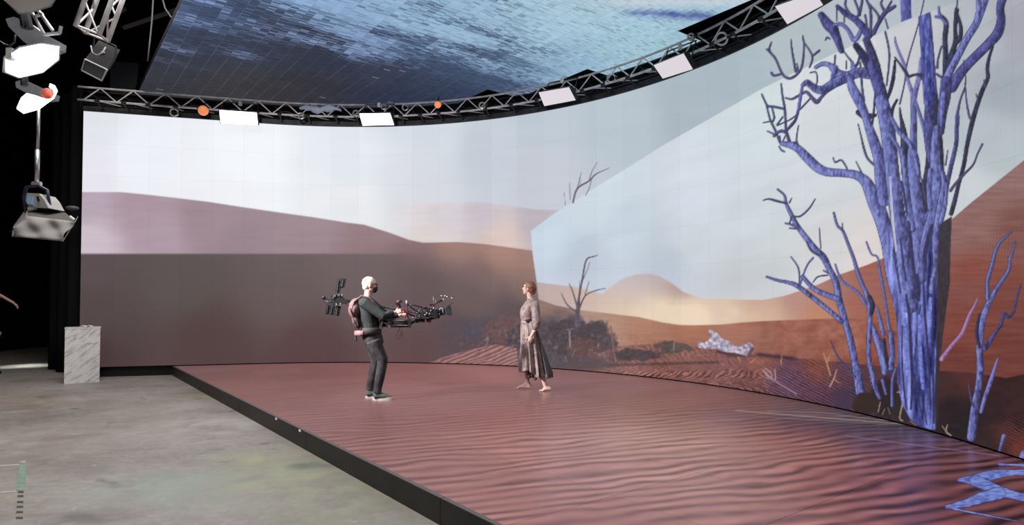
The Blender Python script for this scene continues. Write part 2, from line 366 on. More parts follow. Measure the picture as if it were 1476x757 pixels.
FC = lowres([(850, 520, 118, 84, 80), (860, 532, 128, 86, 76), (920, 510, 140, 90, 78), (950, 530, 134, 84, 72), (1000, 515, 140, 88, 74), (1050, 525, 132, 82, 76), (1000, 545, 125, 74, 66), (1100, 525, 142, 82, 66), (1080, 555, 110, 64, 60), (1130, 545, 92, 60, 82), (1180, 530, 128, 66, 52), (1160, 560, 88, 56, 74), (1210, 545, 92, 56, 70), (1230, 575, 62, 42, 62), (1260, 545, 84, 50, 50), (1200, 580, 80, 48, 66),
    (1360, 560, 66, 38, 34), (1400, 545, 84, 42, 34), (1370, 590, 34, 28, 28), (1430, 590, 42, 28, 28), (1385, 610, 32, 28, 28), (1440, 560, 48, 28, 26), (1470, 600, 52, 30, 27), (1450, 630, 88, 42, 34), (1475, 650, 110, 48, 36), (1430, 640, 46, 32, 30)])
kR = sstep(1060, 1130, GX); wv_ = fbm(GX / 13, GY / 6, 21); ripA = np.sin((GX * .80 - (GY - 500) * .75 + 6.5 * wv_ + 2.5 * fbm(GX / 5, GY / 4, 25)) * 2 * PI / (7.0 + 2.5 * sstep(525, 560, GY))); ripB = np.sin((GY - GX * .52 + 1.6 * wv_) * 2 * PI / 4.4)
rip = (ripA * (1 - kR) + ripB * kR) * (.55 + 1.1 * np.clip(fbm(GX / 9, GY / 5, 23) + .35, 0, 1)) + .5 * fbm(GX / 4, GY / 3, 24)
ra = .10 * sstep(520, 545, GY - (GX - 1000) * .06) * (1 - .5 * sstep(1080, 1150, GX)) * (1 - sstep(1230, 1270, GX)) + .055 * sstep(820, 900, GX) * (1 - sstep(1230, 1270, GX))
ra = ra + .10 * np.exp(-((GX - 1462) / 18) ** 2 - ((GY - 625) / 28) ** 2)
FC += (rip * ra + .05 * fbm(GX / 7, GY / 4, 31) * sstep(1300, 1100, GX + 0) + .03 * fbm(GX / 12, GY / 6, 32))[..., None] * np.array([1, .75, .75])
lay(I, fg, FC)
for x0, y0, x1, y1, h, a in [(865, 527, 1045, 522, 2.0, .55), (1083, 510, 1155, 518, 3.0, .8), (1040, 513, 1090, 513, 2, .5), (880, 516, 960, 512, 5, .6), (1440, 655, 1476, 662, 3, .5)]:
    yl = y0 + (GX - x0) * (y1 - y0) / (x1 - x0)
    lay(I, a * np.exp(-((GY - yl) / h) ** 2) * sstep(x0, x0 + 12, GX) * (1 - sstep(x1 - 14, x1, GX)), (52, 34, 46))
im_pts = [(765, 333), (800, 307), (960, 207), (1100, 127), (1199, 79), (1262, 51), (1299, 32), (1341, 17), (1476, -31), (1750, -130), (1750, 900), (784, 900), (782, 500), (778, 450), (774, 410), (768, 368)]
sl, im = poly(im_pts)
C[sl] = C[sl] * (1 - im[..., None]) + I[sl] * im[..., None]
wm = (sstep(380, 420, GY) * sstep(770, 790, GX))[..., None]; gm = C.mean(-1, keepdims=True); C = C + wm * ((gm - C) * .17 + np.array([.012, .006, .018]))
# the twisted ghost patch left of the frame: bushes, mound, sand
blob(C, 690, 476, 46, 17, (84, 80, 92), .8, .8); blob(C, 705, 462, 20, 10, (82, 80, 92), .5, .9)
blob(C, 795, 492, 78, 42, (86, 76, 82), .95, .5, .2)
blob(C, 735, 478, 40, 24, (112, 84, 84), .9, .3, .35, 8); blob(C, 730, 500, 26, 18, (100, 72, 74), .8, .5)
blob(C, 790, 500, 50, 30, (78, 70, 78), .95, .4); blob(C, 856, 488, 36, 13, (86, 72, 76), .9, .35, .4, 9); blob(C, 862, 472, 18, 11, (62, 58, 66), .9, .35, .4, 6); blob(C, 828, 462, 16, 10, (84, 78, 88), .9, .5)
blob(C, 842, 500, 40, 14, (106, 78, 76), .8, .5, .4, 8); blob(C, 905, 511, 34, 7, (68, 60, 66), .8, .5); blob(C, 960, 498, 22, 7, (84, 70, 66), .75, .5, .5, 5)
blob(C, 745, 513, 34, 17, (84, 76, 86), .85, .45, .4, 7); blob(C, 835, 524, 62, 12, (82, 68, 74), .85, .5)
nb = fbm(GX / 9, GY / 6, 140, 3)
def shrub(pts, col, amt, wob=5.0):
    q = np.array(pts, float); sl, m = poly([(x + 0, y) for x, y in q]); x = GX[sl]; y = GY[sl]
    cx_, cy_ = q.mean(0); sh = wob * nb[sl]; ix = np.clip(((x + sh * 1.3 - X0) * S).astype(int) - sl[1].start, 0, m.shape[1] - 1); iy = np.clip(((y + sh - Y0) * S).astype(int) - sl[0].start, 0, m.shape[0] - 1)
    m = (m[iy, ix] * amt)[..., None]; C[sl] = C[sl] * (1 - m) + m * (np.array(col) / 255. + (.07 * fbm(x / 3.2, y / 2.6, 141))[..., None])
shrub([(697, 470), (712, 461), (735, 458), (752, 462), (760, 475), (752, 490), (722, 497), (700, 490)], (104, 80, 82), .75)
shrub([(728, 478), (745, 470), (765, 465), (800, 462), (815, 470), (822, 500), (812, 532), (760, 530), (738, 524), (733, 500)], (82, 73, 80), .8)
shrub([(790, 470), (815, 460), (842, 462), (850, 474), (866, 473), (880, 485), (892, 494), (884, 503), (862, 508), (838, 504), (815, 512), (795, 505)], (74, 64, 70), .85)
shrub([(815, 492), (832, 486), (856, 488), (868, 500), (860, 512), (836, 516), (818, 510)], (98, 72, 70), .8)
shrub([(885, 508), (905, 503), (940, 506), (952, 514), (925, 520), (892, 518)], (70, 60, 64), .8)
shrub([(948, 506), (958, 495), (972, 492), (990, 496), (1000, 503), (980, 508), (955, 511)], (84, 74, 72), .85, 4)
n1 = fbm(GX / 4.2, GY / 3.6, 41, 2); m1 = np.clip(np.exp(-((GX - 745) / 75) ** 2 - ((GY - 490) / 30) ** 2) + np.exp(-((GX - 870) / 80) ** 2 - ((GY - 497) / 20) ** 2), 0, 1)
C += (n1 * m1 * .07)[..., None]
lay(C, np.clip(m1 * sstep(.34, .46, n1) * .4 * sstep(470, 490, GY), 0, 1), (172, 146, 146))
sp_pts = [(606, 526), (640, 515), (680, 503), (715, 497), (745, 502), (748, 530), (606, 530)]
sl, m = poly(sp_pts)
x = GX[sl]; y = GY[sl]
rp = np.sin((y * 1.0 + (x - 600) * .38 + 4 * fbm(x / 25, y / 8, 50)) * 2 * PI / 5.2)
colr = np.array([150, 108, 106]) / 255. + (rp * .11 + .05 * fbm(x / 6, y / 3, 51))[..., None]
m = m * sstep(606, 660, x + (y - 515) * 2.5)
C[sl] = C[sl] * (1 - m[..., None] * .9) + colr * m[..., None] * .9

NZ = fbm(GX / 2.2, GY / 6.5, 60, 2)      # bark grain
NZ2 = fbm(GX / 3.0, GY / 3.0, 66, 2)
def stroke(pts, dark, midc, hi, outline=.8, wscale=1.0, smooth=True, grain=.06):
    P = [(p[0], p[1], (p[2] if len(p) > 2 else 2.0) * wscale) for p in pts]
    if smooth and len(P) > 2:
        Q = []
        for i in range(len(P) - 1):
            p0 = P[max(i - 1, 0)]; p1 = P[i]; p2 = P[i + 1]; p3 = P[min(i + 2, len(P) - 1)]
            for t in (0, .25, .5, .75):
                Q.append(tuple(.5 * (2 * p1[k] + (p2[k] - p0[k]) * t + (2 * p0[k] - 5 * p1[k] + 4 * p2[k] - p3[k]) * t * t + (3 * p1[k] - p0[k] - 3 * p2[k] + p3[k]) * t ** 3) for k in range(3)))
        Q.append(P[-1]); P = Q
    dark, midc, hi = [np.array(q) / 255.0 for q in (dark, midc, hi)]
    for ps in ((0, 1) if outline > 0 else (1,)):
        for (ax, ay, aw), (bx, by, bw) in zip(P[:-1], P[1:]):
            R = max(aw, bw) / 2 + outline + 1.5
            i0, i1 = max(0, int((min(ax, bx) - R - X0) * S)), min(NW, int((max(ax, bx) + R - X0) * S) + 1)
            j0, j1 = max(0, int((min(ay, by) - R - Y0) * S)), min(NH, int((max(ay, by) + R - Y0) * S) + 1)
            if i1 <= i0 or j1 <= j0: continue
            x = GX[j0:j1, i0:i1]; y = GY[j0:j1, i0:i1]
            dx, dy = bx - ax, by - ay; L = math.hypot(dx, dy) + 1e-6
            t = np.clip(((x - ax) * dx + (y - ay) * dy) / (L * L), 0, 1); w = aw + (bw - aw) * t
            ex, ey = x - ax - t * dx, y - ay - t * dy; d = np.hypot(ex, ey)
            sub = C[j0:j1, i0:i1]
            if ps == 0:
                a = np.clip((w / 2 + outline - d) * S + .5, 0, 1)[..., None]; sub *= 1 - a; sub += a * dark
            else:
                a = np.clip((w / 2 - d) * S + .5, 0, 1)[..., None] * min(1.0, .45 + max(aw, bw) / 4)
                sx = np.clip(ex / (w / 2 + .01), -1, 1)
                k = np.clip(.55 - .45 * sx + (NZ[j0:j1, i0:i1] * .7) * (w > 5), 0, 1)[..., None]
                c = np.where(k < .5, dark + (midc - dark) * k * 2, midc + (hi - midc) * (k * 2 - 1))
                c = c + (NZ2[j0:j1, i0:i1] * grain)[..., None]
                sub *= 1 - a; sub += a * c
BD, BM, BH = (48, 46, 80), (90, 94, 154), (130, 138, 200)
def blue(*pts, **k): stroke(pts, BD, BM, BH, **k)
def dusk(*pts, **k): stroke(pts, (36, 34, 58), (62, 60, 112), (92, 92, 160), **k)
def darkb(*pts, **k): stroke(pts, (30, 28, 42), (44, 42, 62), (66, 64, 100), **k)
def twig(*pts, **k): stroke(pts, (50, 48, 72), (66, 64, 100), (100, 98, 145), outline=.3, **k)
# upper copy of the crown, outside the inner frame
dusk((1184, 22, 9), (1192, 32, 11), (1201, 42, 14), (1207, 56, 10), (1213, 73, 7), smooth=False)
twig((1184, 30, 3), (1189, 40, 2.5), (1198, 48, 2.5)); twig((1196, 56, 2), (1192, 54, 2), (1190, 58, 1.5))
dusk((1207, 9, 4), (1217, 18, 7), (1233, 28, 8), (1243, 38, 10), (1252, 50, 11), smooth=False)
blue((1201, 36, 3), (1213, 35, 4), (1223, 44, 4), (1230, 57, 5), (1236, 54, 5), (1241, 44, 4))
twig((1219, 0, 3), (1219, 10, 3), (1227, 22, 3)); twig((1243, 0, 3.5), (1239, 22, 3.5)); twig((1247, 22, 3), (1250, 38, 2))
twig((1249, 0, 3), (1255, 16, 3.5), (1255, 46, 3.5)); dusk((1259, 48, 5), (1266, 34, 4.5), (1276, 18, 5), (1284, 13, 4), (1290, 9, 3))
twig((1266, 34, 4), (1266, 22, 3), (1253, 6, 2.5)); twig((1276, 18, 4), (1270, 6, 3), (1272, 0, 2)); twig((1276, 18, 4), (1285, 2, 2.5))
twig((1232, 0, 3), (1238, 18, 3), (1233, 28, 3)); twig((1206, 12, 1.5), (1206, 30, 1.5)); twig((1217, 18, 1.5), (1217, 32, 1.5)); twig((1276, 27, 1.5), (1280, 41, 2))
sl, m = poly([(1296, -20), (1312, -20), (1314, 26), (1299, 32)]); C[sl] = C[sl] * (1 - m[..., None]) + m[..., None] * (np.array([82, 82, 150]) / 255. + (.2 * NZ[sl] + .12 * (1306 - GX[sl]) / 9)[..., None])
for p in ([(1112, 61, 1.5), (1109, 73, 3), (1118, 85, 3), (1128, 107, 3), (1138, 113, 3.5), (1149, 107, 3), (1156, 95, 3), (1159, 68, 2.5), (1157, 52, 2)], [(1105, 71, 2), (1109, 74, 3)], [(1112, 105, 3), (1116, 109, 3), (1128, 106, 2.5)], [(1140, 57, 1.5), (1142, 75, 2.5), (1147, 103, 3.5)], [(1159, 61, 1.5), (1171, 81, 2.5), (1167, 97, 2)], [(1171, 81, 2.5), (1181, 73, 3)], [(1149, 92, 1.5), (1151, 104, 2.5)], [(1276, 46, 2.5), (1282, 79, 2.5), (1278, 123, 2)],
          [(1333, -5, 1), (1324, 34, 1.2), (1308, 89, 1.5), (1304, 119, 1.5), (1297, 150, 2)]): twig(*p)
for p in ([(826, 292, 2.4), (832, 272, 2.6), (849, 261, 2.2), (859, 251, 1.8), (879, 242, .8)], [(832, 272, 1.5), (838, 248, .8)], [(849, 261, 1.5), (853, 248, 1.2), (861, 234, .8)], [(821, 264, .9), (822, 288, 1.2)], [(813, 278, .8), (815, 296, .8)], [(853, 258, 1), (849, 272, 1.3), (844, 282, 1)], [(836, 254, .8), (836, 268, 1)]):
    stroke(p, (110, 102, 114), (98, 90, 104), (120, 112, 124), outline=0)
for p in ([(833, 468, 9), (832, 461, 7), (833, 447, 6), (835, 426, 3), (840, 399, 2.4), (845, 375, 2), (855, 370, 1.6), (862, 368, .8)], [(833, 446, 2.5), (825, 419, 1.8), (820, 409, 1)], [(835, 445, 2.6), (844, 426, 1.8), (862, 418, 1.5), (873, 416, .8)], [(832, 450, 2.5), (818, 440, 2), (809, 423, 1.2)], [(843, 426, 1.5), (849, 406, 1)], [(840, 404, 1.3), (847, 388, 1), (850, 378, .8)], [(835, 426, 1.2), (836, 405, .9)]):
    stroke(p, (92, 82, 92), (82, 74, 86), (106, 98, 114), outline=0)
for p in ([(880, 470, 1.6), (883, 490, 2.6), (885, 505, 2.2)],): stroke(p, (82, 58, 58), (120, 86, 84), (150, 110, 104), outline=0)
for p in ([(821, 478, 3), (822, 500, 2.2)], [(816, 476, 1.5), (827, 474, 1.5)], [(700, 490, 2), (704, 488, 1.5), (701, 498, 1.5)], [(727, 476, 1.5), (731, 486, 1.5)], [(735, 505, 1.5), (740, 498, 1.5)], [(885, 506, 1.5), (888, 522, 1.8)], [(862, 512, 1.5), (872, 508, 1.5)], [(951, 500, 1.3), (952, 508, 1.5)], [(972, 493, 2.2), (971, 505, 1.8)], [(826, 512, 1.5), (829, 504, 1.5)], [(815, 514, 1.3), (817, 522, 1.3)]):
    stroke(p, (128, 110, 116), (156, 138, 142), (172, 156, 160), outline=0, wscale=.7)
# the pale fallen stump
sl, m = poly([(1005, 494), (1008, 492), (1014, 495), (1022, 490), (1025, 484), (1021, 477), (1024, 475), (1034, 480), (1040, 488), (1050, 491), (1055, 497), (1066, 499), (1076, 496), (1080, 493), (1084, 496), (1088, 502), (1083, 506), (1076, 513), (1068, 511), (1056, 508), (1042, 509), (1034, 503), (1018, 503), (1007, 501)])
C[sl] = C[sl] * (1 - m[..., None]) + m[..., None] * (np.array([172, 162, 182]) / 255. + (.3 * NZ2[sl] + .2 * fbm((GX[sl] + GY[sl]) / 7, (GY[sl] - GX[sl] * .5) / 3, 70))[..., None])
stroke([(1084, 503, 5), (1078, 513, 5)], (86, 62, 66), (100, 78, 84), (140, 120, 130), outline=0); stroke([(1034, 507, 3), (1050, 510, 3), (1066, 513, 3)], (70, 44, 44), (80, 52, 50), (90, 60, 58), outline=0)
# grass
for p in ([(1187, 509, 1.5), (1193, 527, 1.8), (1197, 541, 1.8)], [(1196, 512, 1.2), (1193, 522, 1.5)], [(1206, 533, 1.5), (1202, 546, 2), (1196, 558, 1.8)], [(1202, 546, 1.5), (1209, 552, 1.2)], [(1127, 511, 1.2), (1126, 525, 1.5)], [(1081, 524, 1.3), (1088, 518, 1.3)], [(1064, 515, 1.5), (1068, 522, 1.2)]): stroke(p, (150, 105, 80), (190, 145, 110), (205, 165, 125), outline=0)
for p in ([(1099, 533, 1.2), (1106, 540, 1.8), (1112, 546, 1.6)], [(1102, 531, 1), (1110, 536, 1.4), (1113, 544, 1.4)], [(1117, 532, 1.4), (1118, 547, 1.8)], [(1112, 546, 1.5), (1130, 557, 1.2), (1148, 568, 1.4)], [(1103, 540, 1.2), (1108, 546, 1.5)]): stroke(p, (120, 95, 110), (176, 155, 168), (200, 185, 195), outline=0)

# small tree in front left of the trunk
blue((1121, 273, 1.5), (1131, 282, 2), (1133, 293, 3.5), (1140, 308, 5), (1149, 325, 6), (1159, 339, 7), (1175, 359, 8), (1187, 371, 9), (1195, 387, 8), (1205, 407, 8.5), (1209, 430, 9), (1217, 459, 8.5), (1227, 495, 9), (1233, 527, 9.5), (1240, 566, 13), wscale=.92)
twig((1133, 293, 2), (1120, 290, 3), (1108, 287, 2), (1100, 289, 1)); twig((1138, 292, 2), (1141, 286, 1)); twig((1143, 311, 1.8), (1153, 312, 2), (1166, 301, 1.8), (1175, 287, 1.2))
blue((1151, 330, 3), (1141, 324, 3), (1132, 322, 2), outline=.3); twig((1138, 322, 1.5), (1141, 313, 2)); twig((1138, 329, 1.5), (1148, 330, 2)); twig((1183, 358, 1.5), (1181, 329, 1)); twig((1163, 349, 2), (1169, 361, 2.5), (1180, 368, 3))
blue((1105, 399, 1.8), (1120, 404, 3), (1135, 407, 4), (1149, 412, 6), (1173, 430, 6), (1193, 446, 6), (1213, 463, 6), wscale=.9)
blue((1153, 411, 2), (1159, 393, 2), (1165, 380, 2), (1172, 372, 2.5), outline=.3); twig((1152, 409, 1.5), (1151, 387, 1.8), (1140, 370, 1)); blue((1157, 399, 5), (1173, 416, 6), (1189, 424, 7), (1208, 431, 7), wscale=.9)
twig((1172, 407, 1), (1179, 399, 1.5), (1193, 397, 1.5)); twig((1187, 390, 1.5), (1194, 394, 2))
blue((1202, 307, 2), (1207, 325, 2.5), (1215, 333, 3), (1223, 353, 3.5), (1231, 374, 4), (1237, 395, 5), (1245, 415, 5.5), (1252, 432, 7), (1254, 455, 6.5), (1253, 480, 6), (1252, 509, 6), (1255, 534, 7), (1261, 560, 6), (1269, 575, 4), wscale=.9)
blue((1204, 381, 1.8), (1209, 396, 2.5), (1217, 408, 3), (1237, 422, 3.5), (1247, 438, 4.5), outline=.4); twig((1215, 333, 1.2), (1214, 322, 1)); darkb((1253, 428, 5), (1258, 440, 5), (1256, 452, 4))
blue((1249, 349, 1.8), (1256, 366, 2), (1265, 371, 2), (1268, 390, 3.5), (1272, 410, 3.5), (1277, 440, 3), (1281, 469, 4), (1288, 495, 3), outline=.4)
# foreshortened stump
blue((1258, 470, 3), (1262, 483, 8), (1268, 499, 10), (1274, 519, 13), (1276, 537, 9)); blue((1284, 480, 7), (1286, 509, 7), (1284, 530, 8)); blue((1264, 442, 2), (1269, 463, 5), (1273, 482, 5), outline=.4); darkb((1274, 490, 5), (1277, 515, 6), (1280, 530, 3), outline=0)
twig((1197, 491, 1), (1207, 513, 1.6), (1215, 523, 2), (1226, 536, 2), (1233, 544, 2)); twig((1205, 523, 2), (1215, 523, 2))
blob(C, 1278, 575, 26, 34, (44, 34, 38), 1, .3); blob(C, 1248, 582, 21, 17, (52, 40, 36), 1, .12, .15); blob(C, 1300, 590, 20, 22, (46, 40, 42), 1, .3); blob(C, 1215, 575, 22, 16, (68, 54, 74), .8, .5)
blue((1241, 562, 10), (1238, 540, 9), (1235, 530, 8), wscale=.9); blue((1255, 530, 6), (1262, 560, 6), (1268, 574, 4), wscale=.9); blue((1272, 548, 4), (1277, 568, 3)); blue((1291, 532, 3), (1286, 550, 3), (1286, 585, 3.5))
for p in ([(1293, 566, 1.4), (1297, 566, 2), (1301, 580, 2.2), (1297, 602, 2.2), (1302, 607, 1.5)], [(1269, 580, 1.8), (1266, 594, 1.8)], [(1275, 590, 1.4), (1272, 598, 1.4)], [(1312, 607, 1.4), (1320, 613, 1.4)], [(1366, 612, 1.4), (1364, 622, 2.4), (1371, 628, 2)], [(1358, 614, 1.4), (1364, 622, 1.8)], [(1280, 588, 1.2), (1283, 597, 1.2)]): stroke(p, (96, 76, 66), (150, 130, 118), (180, 160, 140), outline=0)

# the big tree: shaded side first
sl, m = poly([(1343, 330), (1372, 312), (1370, 360), (1369, 410), (1362, 460), (1355, 520), (1353, 560), (1351, 618), (1340, 618)]); C[sl] = C[sl] * (1 - m[..., None]) + m[..., None] * (np.array([52, 45, 52]) / 255. + (.06 * NZ[sl])[..., None])
darkb((1323, 268, 12), (1332, 300, 16), (1330, 330, 14)); darkb((1300, 175, 4), (1304, 205, 10), (1306, 250, 12)); darkb((1338, 215, 3), (1337, 245, 7), (1332, 275, 9)); darkb((1346, 120, 5), (1347, 160, 14), (1350, 200, 14))
# left curved limb and its tangle
for p in ([(1126, 121, 2), (1128, 139, 2.5), (1131, 155, 3), (1132, 170, 3), (1133, 187, 3.5), (1138, 205, 5)], [(1098, 136, 2), (1104, 149, 2.5), (1107, 153, 3), (1116, 154, 3), (1130, 157, 3)], [(1105, 152, 2), (1110, 172, 2.5), (1118, 189, 3), (1124, 205, 3)], [(1100, 177, 1.2), (1110, 175, 1.5)], [(1113, 156, 2), (1116, 170, 2.5), (1112, 177, 2)], [(1106, 189, 1.2), (1117, 194, 2)], [(1128, 169, 2), (1120, 180, 2)], [(1123, 211, 1.5), (1126, 216, 2), (1131, 219, 1.5)], [(1116, 196, 4), (1121, 191, 3.5), (1128, 189, 4), (1134, 193, 3)],
          [(1148, 166, 1.5), (1138, 173, 1.5), (1120, 181, 1.5)], [(1154, 157, 2), (1168, 142, 2)], [(1151, 158, 3.5), (1147, 172, 3.5), (1142, 179, 4), (1134, 188, 3)], [(1132, 141, 1.6), (1141, 143, 2.5), (1149, 139, 3), (1158, 134, 3), (1163, 133, 4), (1169, 139, 4.5), (1177, 147, 6), (1184, 140, 4), (1192, 131, 5)], [(1151, 181, 1.2), (1148, 200, 1.8), (1150, 208, 2)], [(1137, 206, 2), (1149, 205, 2)], [(1124, 196, 1.5), (1125, 206, 1.5)], [(1132, 196, 1.5), (1128, 205, 1.5)],
          [(1201, 227, 1), (1204, 234, 2), (1213, 231, 2), (1221, 243, 2)], [(1234, 233, 1), (1241, 247, 1.8), (1246, 256, 1.8)], [(1237, 179, 1.2), (1242, 200, 2), (1245, 213, 3), (1251, 229, 3), (1265, 242, 3)], [(1217, 75, 1.5), (1222, 82, 2), (1228, 90, 3), (1229, 100, 3)], [(1239, 80, 2), (1236, 92, 3.5), (1229, 99, 3.5)], [(1220, 88, 1.5), (1220, 99, 1.5)], [(1204, 80, 2), (1203, 94, 3)], [(1168, 105, 1.5), (1176, 104, 1.5), (1178, 114, 1.5), (1177, 122, 1.5)], [(1240, 90, 2), (1243, 130, 3), (1246, 145, 2)]): twig(*p)
blue((1156, 127, 3.5), (1153, 145, 4), (1151, 158, 4), outline=.3)
blue((1127, 207, 5), (1134, 208, 7), (1142, 210, 9), (1151, 215, 10), (1165, 229, 12), (1179, 242, 12), (1193, 248, 11), (1213, 249.5, 10), (1233, 252, 11), (1247, 261, 14), (1255, 275, 18), (1262, 292, 21), (1272, 319, 20), (1281, 355, 19), (1288, 399, 20), (1300, 440, 20))
blue((1176, 97, 4), (1186, 92, 5), (1196, 94, 6), (1202, 100, 9), (1210, 107, 11), (1222, 109, 10)); blue((1204, 98, 9), (1201, 112, 8), (1199, 121, 7), outline=0)
blue((1229, 90, 3), (1230, 100, 8), (1236, 103, 10), outline=.4)
blue((1252, 106, 15), (1237, 105, 13), (1217, 113, 13), (1201, 121, 12), (1188, 129, 11), (1178, 129, 10), (1169, 123, 8), (1163, 119, 7), (1157, 123, 4))
darkb((1237, 162, 6), (1249, 168, 9), (1262, 166, 3)); darkb((1262, 135, 4), (1259, 165, 3), (1257, 180, 3), outline=0)
blue((1225, 112, 8), (1228, 125, 11), (1235, 139, 13), (1244, 158, 11), (1249, 172, 10), (1253, 185, 11), (1260, 205, 14), (1267, 229, 15), (1270, 259, 16), (1274, 290, 15))
# trunk bases
sl, m = poly([(1278, 330), (1279, 370), (1283, 410), (1292, 459), (1294, 489), (1293, 550), (1301, 585), (1312, 604), (1322, 613), (1340, 619), (1348, 620), (1348, 560), (1350, 480), (1351, 400), (1353, 320), (1340, 300), (1325, 320), (1300, 300), (1296, 340), (1288, 320)])
bx = GX[sl]; by = GY[sl]
bk = fbm(bx / 3.5, by / 26, 80, 3) * 1.1 + fbm(bx / 9, by / 60, 81, 2) + .25 * NZ2[sl]
bc = np.array([92, 99, 166]) / 255. + (bk * .36)[..., None] * np.array([.75, .8, .95]) + ((1318 - bx) / 300)[..., None]
C[sl] = C[sl] * (1 - m[..., None]) + m[..., None] * bc
blue((1317, 140, 7), (1317, 199, 9), (1315, 223, 13), (1317, 262, 17), (1322, 300, 18), (1325, 350, 20), (1326, 400, 18), wscale=1.0)
for p in ([(1290, 54, 2), (1291, 62, 3), (1296, 76, 3.5), (1304, 95, 4), (1307, 110, 4), (1313, 128, 5), (1317, 142, 6)], [(1327, 84, 3), (1326, 105, 6), (1320, 130, 7), (1317, 145, 7)]): stroke(p, (66, 62, 100), (112, 110, 168), (140, 142, 200), outline=.3)
darkb((1290, 83, 2), (1297, 92, 2.5), (1306, 105, 4), (1310, 110, 4), (1318, 108, 3), (1327, 109, 4), (1334, 121, 4), (1342, 136, 5), outline=.3)
darkb((1290, 88, 3), (1288, 110, 5), (1284, 128, 5), (1279, 142, 4), outline=.2); darkb((1293, 144, 3), (1287, 156, 4), (1285, 170, 4), outline=.2); darkb((1297, 155, 2), (1299, 172, 5), (1304, 190, 6), outline=0)
blue((1320, 148, 4), (1328, 172, 4.5), (1334, 197, 4.5), (1337, 220, 4), outline=.3); twig((1324, 247, 2), (1330, 265, 2), (1334, 290, 2))
stroke([(1234, 66, 9), (1243, 78, 11), (1251, 92, 12), (1258, 108, 12)], (34, 32, 54), (46, 44, 74), (60, 58, 100), outline=.4, smooth=False)
stroke([(1249, 58, 10), (1256, 76, 12), (1262, 95, 13), (1266, 115, 14)], (36, 34, 54), (56, 54, 92), (72, 72, 126), outline=.4, smooth=False)
dusk((1256, 92, 12), (1262, 112, 15), (1268, 128, 17), (1272, 147, 17), (1277, 165, 18), outline=.5)
blue((1270, 145, 17), (1276, 168, 19), (1281, 199, 20), (1285, 239, 19), (1289, 272, 20), (1295, 320, 21), (1302, 355, 23), (1308, 400, 24), (1312, 440, 22))
blue((1284, 168, 4), (1296, 190, 6), (1310, 205, 6), (1320, 225, 7), (1324, 250, 6), outline=.5); blue((1280, 190, 4), (1296, 215, 5), (1302, 240, 5), (1308, 268, 6), outline=.3)
blue((1300, 215, 5), (1304, 245, 7), (1308, 290, 9), (1315, 330, 9), outline=.7)
# right trunk with cut top
sl, m = poly([(1324, 24), (1341, 17), (1346, 70), (1349, 110), (1352, 150), (1354, 175), (1334, 175), (1332, 140), (1329, 112), (1329, 84), (1326, 60)])
bx = GX[sl]; by = GY[sl]; C[sl] = C[sl] * (1 - m[..., None]) + m[..., None] * (np.array([76, 80, 150]) / 255. + (.25 * NZ[sl] + .2 * fbm(bx / 3, by / 30, 84))[..., None] + ((1336 - bx) / 160)[..., None] * np.array([.6, .6, .8]))
stroke([(1341, 20, 1.5), (1346, 80, 1.5), (1351, 150, 1.5)], (34, 32, 50), (36, 34, 56), (40, 38, 70), outline=0); stroke([(1324, 24, 1.2), (1328, 80, 1.2), (1332, 150, 1.2)], (60, 58, 100), (64, 62, 110), (70, 68, 120), outline=0)
darkb((1348, 140, 4), (1350, 180, 11), (1352, 215, 14), (1354, 250, 12)); dusk((1340, 160, 14), (1340, 200, 14), (1342, 230, 10))
for p in ([(1372, 126, 14), (1384, 106, 13), (1396, 92, 12), (1412, 76, 12), (1425, 63, 12), (1438, 48, 13), (1443, 30, 11), (1442, 10, 10), (1447, -8, 12)],): dusk(*p)
darkb((1362, 112, 6), (1363, 79, 6), (1362, 56, 6), (1364, 34, 6), (1357, 24, 5)); blue((1364, 34, 4), (1355, 22, 4), (1353, 10, 2.5), outline=.3); blue((1357, 26, 3), (1349, 24, 4), outline=.3)
darkb((1366, 105, 8), (1372, 80, 8), (1377, 60, 5), (1377, 38, 4), (1379, 14, 5)); darkb((1378, 62, 5), (1384, 54, 5), (1385, 38, 3.5), (1379, 20, 4)); twig((1379, 12, 2), (1380, 0, 1.5))
blue((1362, 122, 10), (1368, 105, 10), (1383, 76, 9), (1394, 55, 9), (1406, 36, 9), (1414, 18, 8), (1422, -2, 6)); blue((1408, 30, 8), (1411, 12, 7), (1410, -8, 7), outline=.5)
twig((1357, 67, 2), (1352, 86, 2.5), (1351, 98, 3)); twig((1350, 107, 3), (1361, 114, 4)); twig((1389, 87, 1), (1392, 111, 1), (1391, 128, 1.5))
darkb((1431, 67, 3), (1426, 82, 4), (1423, 99, 5), (1424, 112, 5), (1417, 128, 6), (1411, 144, 6), (1403, 170, 6.5), (1397, 195, 6), (1393, 215, 5.5), (1389, 239, 5.5), (1382, 265, 5), (1376, 290, 6), (1371, 308, 6), outline=.3)
twig((1391, 120, 1.5), (1393, 145, 2), (1397, 167, 3), (1400, 172, 3)); twig((1391, 126, 2), (1384, 145, 2.5), (1380, 165, 4)); dusk((1380, 168, 6), (1379, 190, 5.5), (1378, 209, 5.5), (1371, 239, 6), (1366, 262, 6), (1362, 285, 6), outline=.3)
twig((1416, 208, 2.5), (1409, 222, 2), (1403, 237, 2.5), (1391, 250, 3), (1378, 264, 3.5), (1370, 275, 4)); twig((1407, 136, 1.5), (1409, 142, 2)); twig((1366, 217, 1.2), (1363, 238, 2)); twig((1418, 115, 1), (1420, 125, 2))
dusk((1364, 118, 16), (1362, 140, 16), (1358, 165, 13), (1356, 190, 10), outline=.3); blue((1360, 135, 6), (1358, 160, 6), (1357, 180, 4), outline=0)
